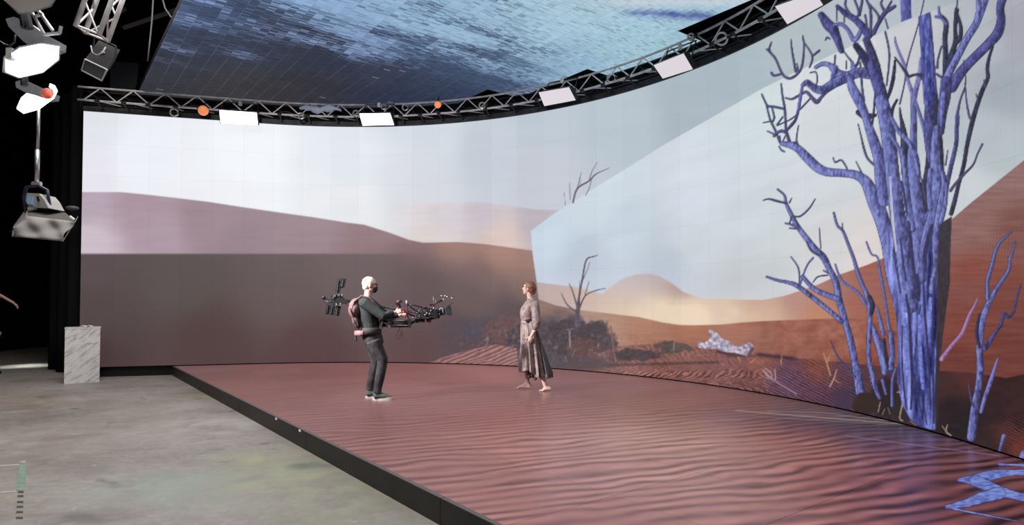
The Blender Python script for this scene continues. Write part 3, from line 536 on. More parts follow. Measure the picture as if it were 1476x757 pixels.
blue((1350, 185, 9), (1348, 215, 13), (1349, 250, 16), (1350, 280, 15), (1344, 310, 13), (1334, 345, 12), (1330, 370, 10)); blue((1355, 240, 6), (1361, 262, 7), (1357, 290, 9), (1350, 330, 9), (1347, 380, 8), (1343, 420, 8), outline=.7)
blue((1341, 245, 6), (1339, 275, 7), (1341, 300, 7), outline=.6); blue((1364, 265, 4), (1364, 280, 4), (1361, 300, 6), (1356, 320, 6), outline=.6)
GR = (52, 50, 92)
for p in ([(1310, 320, 3), (1313, 350, 5), (1316, 380, 5), (1318, 400, 3)], [(1343, 325, 4), (1336, 352, 6), (1332, 372, 5), (1334, 385, 2)], [(1300, 262, 3), (1305, 290, 3.5), (1308, 310, 2)], [(1306, 425, 3), (1310, 450, 4), (1313, 500, 4.5), (1315, 550, 4.5), (1313, 590, 3)], [(1331, 405, 2.5), (1333, 450, 3.5), (1337, 500, 3), (1340, 550, 3), (1341, 590, 2)], [(1321, 398, 7), (1323, 415, 8), (1324, 432, 5)], [(1327, 440, 2), (1322, 480, 2.5), (1318, 520, 2)],
          [(1301, 470, 2), (1300, 510, 2), (1303, 560, 3), (1307, 590, 2)], [(1346, 400, 2), (1345, 470, 2), (1345, 560, 2.5), (1346, 610, 2.5)], [(1318, 540, 2), (1323, 570, 2.5), (1330, 605, 2)], [(1298, 345, 2.5), (1302, 380, 3), (1306, 405, 2.5)], [(1288, 360, 2), (1294, 400, 2), (1302, 440, 2.5)], [(1340, 345, 2), (1344, 375, 2.5), (1341, 400, 2.5)], [(1326, 545, 2), (1331, 580, 2), (1336, 612, 2)]):
    stroke(p, GR, (48, 46, 84), (58, 56, 100), outline=0)
for p in ([(1304, 460, 5), (1306, 500, 6), (1308, 540, 5)], [(1326, 455, 5), (1326, 500, 6), (1330, 560, 4)], [(1300, 425, 5), (1303, 445, 4)], [(1341, 430, 4), (1341, 470, 4)]): stroke(p, (104, 112, 186), (112, 122, 196), (126, 138, 208), outline=0, grain=.2)
sl, m = poly([(1282, 255), (1284, 255), (1288, 310), (1293, 362), (1291, 364), (1285, 320)]); C[sl] = C[sl] * (1 - m[..., None]) + m[..., None] * np.array([190, 192, 205]) / 255.
# right small tree
blue((1463, 349, 1.5), (1460, 362, 2.5), (1456, 373, 3.5), (1454, 389, 4.5), (1446, 402, 5), (1438, 414, 5.5), (1431, 426, 6.5), (1423, 442, 8), (1416, 463, 9), (1412, 499, 9.5), (1413, 530, 10), (1410, 560, 10), (1405, 589, 12), (1400, 630, 13.5), wscale=.88)
blue((1457, 335, 1.5), (1448, 343, 2.5), (1440, 351, 3.5), (1434, 365, 4), (1431, 378, 4.5), (1425, 399, 5), (1423, 408, 4.5), (1424, 430, 6), wscale=.9)
dusk((1471, 412, 2), (1465, 432, 2.5), (1461, 450, 3), (1454, 457, 4), (1447, 453, 5), (1443, 467, 4), (1436, 478, 4.5), (1428, 490, 6), (1420, 502, 7), outline=.4); darkb((1412, 453, 3), (1408, 479, 5), (1412, 500, 4), outline=.2); darkb((1439, 475, 3), (1445, 469, 2.5), outline=0)
stroke([(1438, 517, 1.8), (1434, 530, 3.5), (1429, 546, 5), (1419, 575, 5), (1414, 594, 4)], (60, 58, 110), (116, 118, 185), (140, 145, 215), outline=.4)
twig((1396, 554, 1.8), (1399, 572, 2), (1403, 586, 2)); stroke([(1409, 430, 1.5), (1404, 442, 2.5), (1397, 455, 4), (1387, 480, 4.5), (1371, 499, 4.5), (1357, 518, 5.5)], (104, 66, 110), (150, 112, 162), (180, 150, 195), outline=.4)
blue((1447, 629, 6), (1443, 643, 4), (1440, 654, 4), outline=.2)
blob(C, 1400, 655, 50, 18, (42, 30, 32), .35, .6)
blue((1478, 655, 14), (1472, 668, 10), outline=0)
# per-column calibration differences of the screen's cabinets
PIC = np.clip(C, 0, 1).astype(np.float32)
del sky_i, I, HC, MC, FC, D1, DK

def sample_pic(px, py):
    fx = np.clip((px - X0) * S, 0, NW - 1.01); fy = np.clip((py - Y0) * S, 0, NH - 1.01)
    xi = fx.astype(int); yi = fy.astype(int); fx = (fx - xi)[..., None]; fy = (fy - yi)[..., None]
    return (PIC[yi, xi] * (1 - fx) + PIC[yi, xi + 1] * fx) * (1 - fy) + (PIC[yi + 1, xi] * (1 - fx) + PIC[yi + 1, xi + 1] * fx) * fy

led_w = led_mat('led_screen', 1.0)
cabinet = mat('black_cabinet_metal', (.012, .012, .013), .6, spec=.3)
wall = tag(empty('led_wall', (float(AP[0]), float(AP[1]), .19)), 'tall curved screen wall glowing with a desert scene of red dunes and a big blue-lit tree', 'video wall')
wo = np.array([AP[0], AP[1], .19])
NCOL, NROW = 32, 8
cw = LT / NCOL; ch = (ZT - ZB) / NROW
for i in range(NCOL):
    gain = 1 + .045 * (RNG.rand() - .5)
    for j in range(NROW):
        g2 = gain * (1 + .012 * (RNG.rand() - .5))
        s0, s1 = i * cw + .0003, (i + 1) * cw - .0003; z0, z1 = ZB + j * ch + .0003, ZB + (j + 1) * ch - .0003
        xs, ys = wall_p(np.array([s0, s1])); px, py = proj(np.array([xs[0], xs[1], xs[0], xs[1]]), np.array([ys[0], ys[1], ys[0], ys[1]]), np.array([z0, z0, z1, z1]))
        vis = px.max() > -5 and px.min() < 1490 and py.max() > -5 and py.min() < 770
        if vis: nx_ = int((px.max() - px.min()) / 1.3) + 2; nz_ = int((py.max() - py.min()) / 1.3) + 2
        else: nx_, nz_ = 14, 14
        ss = np.linspace(s0, s1, nx_); zz = np.linspace(z0, z1, nz_)
        x, y = wall_p(ss); V = np.zeros((nz_, nx_, 3)); V[..., 0] = x[None]; V[..., 1] = y[None]; V[..., 2] = zz[:, None]
        P = proj(V[..., 0], V[..., 1], V[..., 2]); c = s2l(sample_pic(*P)) * g2
        grid_obj('led_panel', V - wo, c, led_w, wall)
# carcass behind the panels
ss = np.linspace(0, LT, 90); xa, ya = wall_p(ss, -.004); xb, yb = wall_p(ss, -.12)
m_ = MB(); rings = []
for k in range(len(ss)):
    rings.append([Vector((xa[k] - wo[0], ya[k] - wo[1], ZB - .19)), Vector((xa[k] - wo[0], ya[k] - wo[1], ZT - .19)), Vector((xb[k] - wo[0], yb[k] - wo[1], ZT - .19)), Vector((xb[k] - wo[0], yb[k] - wo[1], ZB - .19))])
m_.loft(rings); m_.build('carcass', cabinet, wall)
# set-back plinth that carries the wall
m_ = MB(); rings = []
xa, ya = wall_p(ss, -.06); xb, yb = wall_p(ss, -.5)
for k in range(len(ss)):
    rings.append([Vector((xa[k] - wo[0], ya[k] - wo[1], -.19)), Vector((xa[k] - wo[0], ya[k] - wo[1], ZB - .19)), Vector((xb[k] - wo[0], yb[k] - wo[1], ZB - .19)), Vector((xb[k] - wo[0], yb[k] - wo[1], -.19))])
m_.loft(rings).build('plinth', cabinet, wall)
# black cloth band behind the truss
m_ = MB(); rings = []
xa, ya = wall_p(ss, -.03); xb, yb = wall_p(ss, -.06)
for k in range(len(ss)):
    rings.append([Vector((xa[k] - wo[0], ya[k] - wo[1], ZT - .17)), Vector((xa[k] - wo[0], ya[k] - wo[1], ZT + .24)), Vector((xb[k] - wo[0], yb[k] - wo[1], ZT + .24)), Vector((xb[k] - wo[0], yb[k] - wo[1], ZT - .17))])
m_.loft(rings).build('masking_band', mat('black_masking_cloth', (.006, .006, .007), .9, spec=.1), wall)
# black header over the screen
m_ = MB(); rings = []; hz0, hz1 = ZT + .002, ZT + .11
xa, ya = wall_p(ss, .03); xb, yb = wall_p(ss, -.3)
for k in range(len(ss)):
    rings.append([Vector((xa[k] - wo[0], ya[k] - wo[1], hz0 - .19)), Vector((xa[k] - wo[0], ya[k] - wo[1], hz1 - .19)), Vector((xb[k] - wo[0], yb[k] - wo[1], hz1 - .19)), Vector((xb[k] - wo[0], yb[k] - wo[1], hz0 - .19))])
m_.loft(rings).build('header', mat('black_header', (.01, .01, .012), .5, spec=.3, noise=(.035, .037, .042), nscale=6), wall)
# ------------------------------------------------------------------ raised LED floor
A0 = onz(252, 528, .19)[:2]; B0 = onz(726, 757, .19)[:2]
UV = (B0 - A0) / np.linalg.norm(B0 - A0); VV = np.array([-UV[1], UV[0]])
def inside(x, y, m=0.03):
    a = np.arctan2(y - WC[1], x - WC[0])
    circ = np.hypot(x - WC[0], y - WC[1]) < WR + m
    line = y < AP[1] + (x - AP[0]) * (TD[1] / TD[0]) + m
    return np.where(y < WC[1], x < WC[0] + WR + m, np.where(a > TH, line, circ))
def wpts(ctrl, z): return [(*onz(c[0], c[1], z)[:2], *c[2:]) for c in ctrl]
def idw_w(x, y, ctrl, k=.5, pw=3.0):
    num = np.zeros(x.shape + (len(ctrl[0]) - 2,)); den = np.zeros(x.shape)
    for c in ctrl:
        w = 1.0 / (((x - c[0]) ** 2 + (y - c[1]) ** 2) ** (pw / 2) + k ** pw); den += w; num += w[..., None] * np.array(c[2:])
    return num / den[..., None]
FCT = wpts([(275, 540, 112, 80, 80), (330, 560, 128, 88, 86), (400, 545, 122, 82, 80), (450, 580, 134, 92, 92), (520, 540, 130, 84, 82), (480, 620, 140, 98, 98), (560, 600, 132, 88, 88), (600, 560, 136, 90, 88), (600, 650, 150, 104, 102), (680, 545, 138, 90, 88), (700, 600, 142, 92, 90), (740, 640, 158, 106, 102), (760, 720, 154, 102, 98), (830, 600, 146, 98, 94), (860, 560, 118, 74, 74), (900, 630, 154, 106, 100), (950, 580, 118, 70, 66), (950, 700, 150, 96, 92), (880, 750, 148, 94, 92),
             (1050, 580, 112, 62, 58), (1050, 640, 144, 92, 86), (1100, 720, 138, 78, 76), (1130, 585, 94, 58, 60), (1150, 640, 132, 74, 68), (1200, 680, 124, 68, 68), (1210, 600, 70, 50, 56), (1260, 612, 58, 42, 54), (1300, 700, 112, 54, 60), (1290, 640, 72, 44, 66), (1320, 625, 44, 36, 66), (1330, 645, 76, 42, 58), (1370, 650, 104, 44, 44), (1380, 720, 96, 36, 38), (1400, 670, 96, 36, 38), (1450, 665, 58, 26, 32), (1460, 750, 64, 28, 34), (1250, 750, 118, 60, 64)], .19)  # the trunk's blue reflection is painted into these tile colours
FCT = [c if c[0] < 1.0 and c[1] > 0 and (c[0] / c[1] < .25) else (c[0], c[1], c[2] + 6, c[3] + 15, c[4] + 15) for c in FCT]
RC = wpts([(300, 545, .03), (450, 580, .05), (600, 560, .05), (500, 620, .08), (600, 650, .11), (700, 700, .15), (800, 600, .08), (850, 720, .17), (1000, 650, .15), (1000, 570, .06), (1100, 720, .22), (1200, 650, .24), (1300, 700, .30), (1400, 680, .34), (1400, 750, .32), (1100, 590, .10), (900, 560, .05), (1300, 630, .10)], .19)
FS = [([(1061, 592), (1158, 600), (1247, 607), (1315, 612.5)], 1.6, (150, 132, 124), .8), ([(1105, 593), (1188, 595), (1247, 603), (1290, 607)], 1.0, (140, 122, 118), .7), ([(1217, 628), (1306, 640), (1439, 657)], .9, (128, 112, 150), .8), ([(1150, 597), (1230, 601), (1280, 607)], .9, (132, 116, 114), .6), ([(1036, 606), (1068, 605)], .9, (160, 130, 122), .5), ([(1130, 603), (1200, 607), (1280, 612)], .8, (140, 120, 112), .6), ([(1084, 600), (1180, 606)], .7, (150, 128, 118), .5)]
ZZ = [([(1478, 681, 5), (1448, 682, 6), (1426, 686, 8), (1405, 692, 8), (1383, 692, 3)],), ([(1405, 693, 8), (1420, 699, 8), (1434, 707, 9), (1450, 711, 7), (1478, 718, 5)],), ([(1440, 711, 9), (1417, 717, 8), (1394, 725, 6), (1366, 731, 3.5), (1386, 736, 2.4), (1417, 742, 2.6), (1448, 748, 1.4), (1474, 753, .8)],), ([(1440, 669.5, 3), (1480, 671, 3)],)]
def segd(px, py, a, b):
    dx, dy = b[0] - a[0], b[1] - a[1]; t = np.clip(((px - a[0]) * dx + (py - a[1]) * dy) / (dx * dx + dy * dy), 0, 1)
    return np.hypot(px - a[0] - t * dx, py - a[1] - t * dy), t
def floor_col(x, y):
    px, py = proj(x, y, np.full_like(x, .19))
    c = idw_w(x, y, FCT) / 255.0 * 1.05; a = idw_w(x, y, RC)[..., 0]
    n = (math.sin(math.radians(-20)), math.cos(math.radians(-20)))
    q = x * n[0] + y * n[1]; r = x * n[1] - y * n[0]
    ph = q + .20 * fbm(r / 1.1, q / .55, 90) + .045 * fbm(r / .38, q / .2, 91)
    w = np.sin(ph * 2 * PI / .17); w = np.where(w > 0, w ** .8 * .55, -(-w) ** 1.3) 
    w = w * (.30 + 1.25 * np.clip(fbm(r / .36, q / .2, 92) + .45, 0, 1))
    fade = 1 / (1 + (y / 11.0) ** 6)
    c = c * (1 + (w * a * 1.9 * fade)[..., None] * np.array([.85, 1.0, .9])) + (.018 * fbm(r / .5, q / .12, 93) + .02 * fbm(x / 1.6, y / 1.6, 94))[..., None]
    for pts, wd, col, am in FS:
        for p, q2 in zip(pts[:-1], pts[1:]):
            d, _ = segd(px, py, p, q2); al = (am * np.clip(1.2 - d / wd, 0, 1))[..., None]; c = c * (1 - al) + al * np.array(col) / 255.
    for (pts,) in ZZ:
        for p, q2 in zip(pts[:-1], pts[1:]):
            d, t = segd(px, py, p, q2); wd = (p[2] + (q2[2] - p[2]) * t) / 2 * (1.0 + .9 * min(1, max(0, p[2] - 2.6) / 4))
            d = d + 1.2 * fbm(px / 5, py / 2, 95) * (wd > 1.5)
            al = np.clip(wd + 1.6 - d, 0, 1)[..., None] * .6; c = c * (1 - al) + al * np.array([44, 26, 60]) / 255.
        for p, q2 in zip(pts[:-1], pts[1:]):
            d, t = segd(px, py, p, q2); wd = (p[2] + (q2[2] - p[2]) * t) / 2 * (1.0 + .9 * min(1, max(0, p[2] - 2.6) / 4))
            d = d + 1.0 * fbm(px / 5, py / 2, 95) * (wd > 1.5)
            al = np.clip(wd - d + .4, 0, 1)[..., None]; k = np.clip(.5 + 1.2 * fbm(px / 7, py / 2.2, 96), 0, 1)[..., None]
            c = c * (1 - al) + al * (np.array([84, 98, 182]) * (1 - k) + np.array([132, 158, 228]) * k) / 255.
    return np.clip(c, 0, 1)
led_f = led_mat('led_floor_glow', .80, base=(.035, .026, .026), rough=.28, spec=.22)
stage = tag(empty('led_stage', (A0[0], A0[1], 0)), 'low raised stage whose glowing tiles show rippled red sand, with a black fascia', 'stage')
so = np.array([A0[0], A0[1], 0])
TU = .9756; nu_, nv_ = 14, 8
for i in range(nu_):
    for j in range(nv_):
        u0, u1 = i * TU + .0015, (i + 1) * TU - .0015; v0, v1 = j * TU + .0015 - (.0015 if j == 0 else 0), (j + 1) * TU - .0015
        cu = np.array([u0, u1, u0, u1]); cv = np.array([v0, v0, v1, v1]); x = A0[0] + cu * UV[0] + cv * VV[0]; y = A0[1] + cu * UV[1] + cv * VV[1]
        if not inside(x, y, .02).any(): continue
        ok = y.max() > 2.5
        if ok:
            px, py = proj(x, np.maximum(y, .8), np.full(4, .19)); vis = px.max() > 0 and px.min() < 1476 and py.min() < 757
            d = x.mean() ** 2 + y.mean() ** 2; ppm = F / math.sqrt(max(d, 9))
            n_u = int(min(ppm * TU / 1.5, 140)) + 3 if vis else 12; n_v = n_u
        else: n_u = n_v = 12
        e = .006; uu = np.concatenate([[u0], np.linspace(u0 + e, u1 - e, n_u), [u1]]); vv = np.concatenate([[v0], np.linspace(v0 + e, v1 - e, n_v), [v1]])
        U, Vg = np.meshgrid(uu, vv); X = A0[0] + U * UV[0] + Vg * VV[0]; Y = A0[1] + U * UV[1] + Vg * VV[1]
        c = floor_col(X, Y) * (1 + .05 * (RNG.rand() - .5))
        k = np.zeros(X.shape); k[0, :] = 1; k[-1, :] = 1; k[:, 0] *= .4; k[:, -1] *= .4
        c = c + (k * .07)[..., None]
        c = s2l(np.clip(c, 0, 1))
        xm = (X[:-1, :-1] + X[1:, 1:]) / 2; ym = (Y[:-1, :-1] + Y[1:, 1:]) / 2
        Vt = np.stack([X, Y, np.full_like(X, .19)], -1) - so
        grid_obj('floor_tile', Vt, c, led_f, stage, mask=inside(xm, ym, .02))
fascia_m = mat('black_fascia_paint', (.024, .022, .022), .5, spec=.35, noise=(.032, .029, .028), nscale=3)
ang = np.linspace(TH, 0, 40); poly_pts = [A0 + UV * 16.6 - VV * .02, A0 - VV * .02 - UV * .0]
xa, ya = wall_p(np.linspace(1.75, LS, 5), -.03); poly_pts += [np.array(q) for q in zip(xa, ya)]
xa, ya = wall_p(np.linspace(LS + .3, LS + LA, 40), -.03); poly_pts += [np.array(q) for q in zip(xa, ya)]
poly_pts += [np.array([4.48, -3.0])]
poly_pts = [q - A0 for q in poly_pts]; n = len(poly_pts)
m_ = MB(); m_.add([(q[0], q[1], .0) for q in poly_pts] + [(q[0], q[1], .186) for q in poly_pts], [tuple(range(n)), tuple(range(2 * n - 1, n - 1, -1))] + [(k, (k + 1) % n, n + (k + 1) % n, n + k) for k in range(n)])
m_.build('platform', fascia_m, stage)
def uvw(u_, v_, z): return Vector((u_ * UV[0] + v_ * VV[0], u_ * UV[1] + v_ * VV[1], z))
Muv = Matrix.Rotation(math.atan2(UV[1], UV[0]), 3, 'Z')
for k in range(6):
    MB().box(uvw(k * 2.75 + 1.375, -.034, .094), (2.744, .024, .188), Muv).build('fascia_board', fascia_m, stage)
edge_m = mat('stage_edge_strip', (.16, .13, .13), .5)
for k in range(6):
    MB().box(uvw(k * 2.75 + 1.375, -.022, .190), (2.744, .04, .004), Muv).build('edge_strip', edge_m, stage)
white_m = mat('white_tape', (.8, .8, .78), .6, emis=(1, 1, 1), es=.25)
for px, py, lb in ((401.5, 603.5, 'small white tape tab on the black stage fascia, farther of two'), (435, 620.5, 'small white tape tab on the black stage fascia, nearer of two')):
    P = onz(px, py, .175)[:2] - A0; u_ = P @ UV
    o = MB().box((0, 0, 0), (.05, .004, .022), Muv).build('tape_tab', white_m); pp = uvw(u_, -.0485, .175); o.location = (A0[0] + pp.x, A0[1] + pp.y, pp.z); tag(o, lb, 'tape')

# ------------------------------------------------------------------ LED ceiling
ZC = 5.99
CU = list(np.linspace(-1.255, 4.35, 12)) + [4.35 + .5225 * k for k in range(1, 17)]
CV = list(np.linspace(-.71, 5.05, 12)) + [5.05 + .4225, 5.895, 5.895 + .42, 5.895 + .84]
def vmax(u): return 3.4 if u < .17 else 4.45 if u < 2.26 else 5.06 if u < 4.34 else 5.9 if u < 6.43 else 6.9 if u < 8.52 else 5.9 if u < 10.6 else 5.06
LC = wpts([(260, 10, 140, 162, 208), (270, 60, 112, 128, 172), (340, 40, 125, 145, 190), (300, 110, 80, 86, 102), (400, 50, 130, 150, 195), (400, 100, 100, 110, 140), (450, 15, 145, 180, 215), (520, 60, 135, 160, 200), (540, 100, 115, 135, 180), (600, 30, 155, 190, 220), (600, 110, 110, 138, 180), (700, 60, 158, 190, 216), (700, 115, 125, 152, 188), (800, 30, 170, 204, 224), (820, 90, 150, 185, 210), (900, 60, 168, 206, 222), (950, 75, 172, 208, 222), (1000, 40, 165, 200, 218), (850, 5, 180, 208, 222)], ZC)
DC = wpts([(210, 145, 72, 73, 82), (250, 90, 66, 70, 86), (300, 140, 76, 76, 84), (350, 130, 80, 76, 78), (400, 130, 72, 70, 76), (330, 60, 62, 74, 96), (280, 20, 88, 108, 150), (450, 120, 62, 60, 72), (450, 60, 60, 64, 82), (520, 90, 60, 68, 96), (560, 130, 58, 66, 92), (620, 130, 62, 76, 106), (600, 60, 90, 115, 155), (700, 110, 84, 105, 142), (800, 90, 120, 150, 185), (900, 60, 150, 185, 208), (500, 20, 95, 120, 160)], ZC)
BC = wpts([(200, 145, -.3), (250, 130, -.3), (300, 130, -.3), (280, 90, .05), (270, 50, .4), (290, 15, .75), (380, 120, -.15), (380, 60, .4), (400, 20, .75), (480, 120, .05), (440, 50, .5), (480, 10, .95), (530, 70, .55), (520, 95, .15), (560, 125, -.1), (550, 105, 0.0), (600, 75, .72), (600, 30, 1.0), (640, 125, .12), (700, 100, .8), (700, 40, 1.1), (800, 80, .95), (850, 30, 1.3), (950, 50, 1.3), (420, 100, -.05), (450, 85, .1), (330, 80, .15)], ZC)
led_c = led_mat('led_ceiling_glow', 1.0, base=(.004, .004, .005), rough=.6, spec=.02)
ceil = tag(empty('led_ceiling', (A0[0], A0[1], ZC)), 'flown ceiling of glowing screen tiles fading from pale blue to dark grey, stepped at its far edge', 'video ceiling')
def cell_tile(u0, u1, v0, v1, fine=True):
    nu2, nv2 = (16, 3) if fine else (2, 2)
    ue = np.linspace(u0 + .0004, u1 - .0004, nu2 + 1); vh = (v0 + v1) / 2; ve = np.array([v0 + .0004, v0 + .009, (v0 + vh) / 2, vh, vh + .009, (vh + v1) / 2, v1 - .0004]) if fine else np.array([v0 + .0004, v0 + .009, v1 - .0004])
    # two dash columns across v, thin rows along u
    uc = (ue[:-1] + ue[1:]) / 2; vc = (ve[:-1] + ve[1:]) / 2; U, Vg = np.meshgrid(uc, vc)
    X = A0[0] + U * UV[0] + Vg * VV[0]; Y = A0[1] + U * UV[1] + Vg * VV[1]
    l = idw_w(X, Y, LC, .6) / 255. * .96; d = idw_w(X, Y, DC, .6) / 255. * .76; bb = idw_w(X, Y, BC, .6)[..., 0]; pp_ = proj(X, Y, np.full_like(X, ZC)); bb = bb - .30 * sstep(50, 120, pp_[1] + 0 * pp_[0]) * (1 - sstep(640, 820, pp_[0]))
    tl = RNG.rand() - .5
    f = bb - .03 + .5 * (RNG.rand(*U.shape) - .5) + .75 * vn(U / .35, Vg / .9, 120) + .45 * vn(U / 1.3, Vg / 1.8, 122) + .3 * tl
    f = sstep(.15, .85, f)[..., None]
    c = d * (1 - f) + l * f
    c = c * (1 + (.09 * (RNG.rand(*U.shape) - .5))[..., None] + .05 * tl)
    sp = (RNG.rand(*U.shape) > .9985) & (bb < .3); c = np.where(sp[..., None], np.array([.5, .5, .5]), c)
    for r_i in ((0, 3) if fine else (0,)): c[r_i] = c[r_i] * .9 + np.array([.11, .11, .14]) * (.5 + .8 * RNG.rand()) * (1.1 - .9 * np.clip(bb[r_i], 0, 1))[..., None]
    c = c * np.where(RNG.rand(*U.shape) > .92, .86, 1.0)[..., None]
    # dark drifting cloud near the far right edge
    px, py = proj(X, Y, np.full_like(X, ZC))
    k = np.exp(-((py - 20 - (px - 950) * .05) / 5.5) ** 2) * sstep(885, 925, px) * (1 - sstep(1015, 1050, px)) * np.clip(.75 + .8 * fbm(px / 18, py / 6, 130), 0, 1)
    c = c * (1 - k[..., None]) + k[..., None] * np.array([72, 86, 152]) / 255.
    k = np.exp(-((py - 3) / 7) ** 2) * sstep(830, 930, px) * .7; c = c * (1 - k[..., None]) + k[..., None] * np.array([206, 212, 220]) / 255.
    return ue, ve, s2l(np.clip(c, 0, 1))
def flat_cells(name, tiles, m, parent, skirt=.05):
    vs = []; cs = []; fs = []; n0 = 0
    for ue, ve, c in tiles:
        for a in range(len(ve) - 1):
            for b_ in range(len(ue) - 1):
                q = [(ue[b_], ve[a]), (ue[b_ + 1], ve[a]), (ue[b_ + 1], ve[a + 1]), (ue[b_], ve[a + 1])]
                for (u_, v_) in q: vs.append((u_ * UV[0] + v_ * VV[0], u_ * UV[1] + v_ * VV[1], 0)); cs.append((*c[a, b_], 1))
                fs.append((n0 + 3, n0 + 2, n0 + 1, n0)); n0 += 4
    me = bpy.data.meshes.new(name); me.from_pydata(vs, [], fs); at_ = me.attributes.new('Col', 'FLOAT_COLOR', 'POINT'); at_.data.foreach_set('color', np.array(cs, np.float32).ravel())
    me.materials.append(m); o = bpy.data.objects.new(name, me); COL.objects.link(o); o.parent = parent; return o
rest = []; back = MB(); ntile = 0
for i in range(len(CU) - 1):
    vm = vmax((CU[i] + CU[i + 1]) / 2)
    ve_ = max(v for v in CV if v <= vm + .01)
    cc_ = uvw((CU[i] + CU[i + 1]) / 2, (CV[0] + ve_) / 2, .06); back.box(cc_, (CU[i + 1] - CU[i] - .0005, ve_ - CV[0], .10), Muv)
    for j in range(len(CV) - 1):
        if CV[j + 1] > vm + .01: continue
        P = uvw((CU[i] + CU[i + 1]) / 2, (CV[j] + CV[j + 1]) / 2, 0); X, Y = P.x + A0[0], P.y + A0[1]
        px, py = proj(X, Y, ZC)
        seen = Y > 7.5 and py > -45 and -50 < px < 1500
        t = cell_tile(CU[i], CU[i + 1], CV[j], CV[j + 1], seen)
        if seen and ntile < 296: flat_cells('ceiling_tile', [t], led_c, ceil); ntile += 1
        else: rest.append(t)
if rest: tag(flat_cells('ceiling_tiles', rest, led_c, ceil), kind='stuff')
back.build('backing_frame', cabinet, ceil)
print('ceiling tiles', ntile)

# ------------------------------------------------------------------ curved truss over the screen
alu = mat('aluminium_tube', (.72, .70, .70), .4, .25, noise=(.5, .49, .5), nscale=8)
dull = mat('black_steel', (.02, .02, .022), .45, .3)
tz = ZT
truss = tag(empty('curved_truss', (float(AP[0]), float(AP[1]), 0)), 'long curved aluminium lattice truss running along the top of the screen wall', 'truss')
def wp(s, off, z): x, y = wall_p(float(s), off); return Vector((float(x) - wo[0], float(y) - wo[1], z))
S0, S1 = -.0, LT - .02
zb_, zt_ = tz + .145, tz + .41
for off, z, cm_ in ((.30, zb_, alu), (.02, zb_, dull), (.30, zt_, alu), (.02, zt_, dull)):
    MB().tube([wp(s, off, z) for s in np.linspace(S0, S1, 70)], .021, 8).build('chord', cm_, truss, smooth=True)
k = 0; st = .30; s = S0 + .1
br = random.Random(4)
while s < S1 - st:
    up = k % 2 == 0
    MB().tube([wp(s, .30, zb_ if up else zt_), wp(s + st, .30, zt_ if up else zb_)], .013, 6).build('brace', alu, truss)
    if k % 2: MB().tube([wp(s, .30, zb_), wp(s + st, .02, zb_)], .011, 6).build('brace', alu, truss)
    else: MB().tube([wp(s, .02, zt_), wp(s + st, .02, zb_)], .011, 6).build('brace', dull, truss)
    s += st; k += 1
s = .35
while s < S1:
    MB().tube([wp(s - .04, .30, zb_), wp(s + .05, .30, zb_)], .036, 8).build('wrap', dull, truss)
    MB().tube([wp(s, .30, zb_), wp(s + .02, .16, zb_ - .09), wp(s + .03, .02, zb_ - .06)], .014, 6).build('hanger', dull, truss)
    s += .42 + br.random() * .25
# loose cable slung in the truss
for k, (a, b_) in enumerate(((1.0, 5.5), (6.0, 9.5), (9.8, 14.0))):
    MB().tube([wp(a + (b_ - a) * t / 24, .16 + .06 * math.sin(t * 2.1 + k), zb_ + .05 + .05 * math.sin(t * 1.3 + k)) for t in range(25)], .014, 6).build('cable', dull, truss, smooth=True)
def s_of_px(px, py, off):
    best = None
    for s in np.linspace(0, LT, 1200):
        x, y = wall_p(s, off); X, _ = proj(x, y, 5.7)
        if best is None or abs(X - px) < best[0]: best = (abs(X - px), s)
    return best[1]
def on_off(px, py, off):
    s = s_of_px(px, py, off); x, y = wall_p(s, off); return at(px, py, float(y))
diff_hot = mat('lit_diffuser', (.8, .8, .8), .5, emis=(1, .97, .92), es=3.2); diff_dim = mat('dim_diffuser', (.12, .12, .12), .6, emis=(.78, .73, .78), es=.86)
LP = [([(315, 158), (371, 162), (373, 181), (317, 178)], 'blazing white panel light on the truss near the orange gelled lamp', diff_hot, 1), ([(517, 163.5), (563, 162.6), (569, 180.5), (522, 181.5)], 'white panel light on the truss above the camera operator', diff_hot, 1),
      ([(775.5, 133), (821, 125), (831, 144.6), (784, 153.5)], 'dim lilac panel light on the truss above the woman in the dress', diff_dim, 0), ([(941, 94), (986, 76), (1000, 99.8), (955, 114)], 'dim lilac panel light on the truss between the two ceiling notches and the tree', diff_dim, 0), ([(1116, 9), (1176, -12), (1188, 7), (1134.6, 35.7)], 'dim lilac panel light at the top of the frame beside the tree crown', diff_dim, 0)]
housing = mat('lamp_housing', (.03, .03, .033), .45, .2)
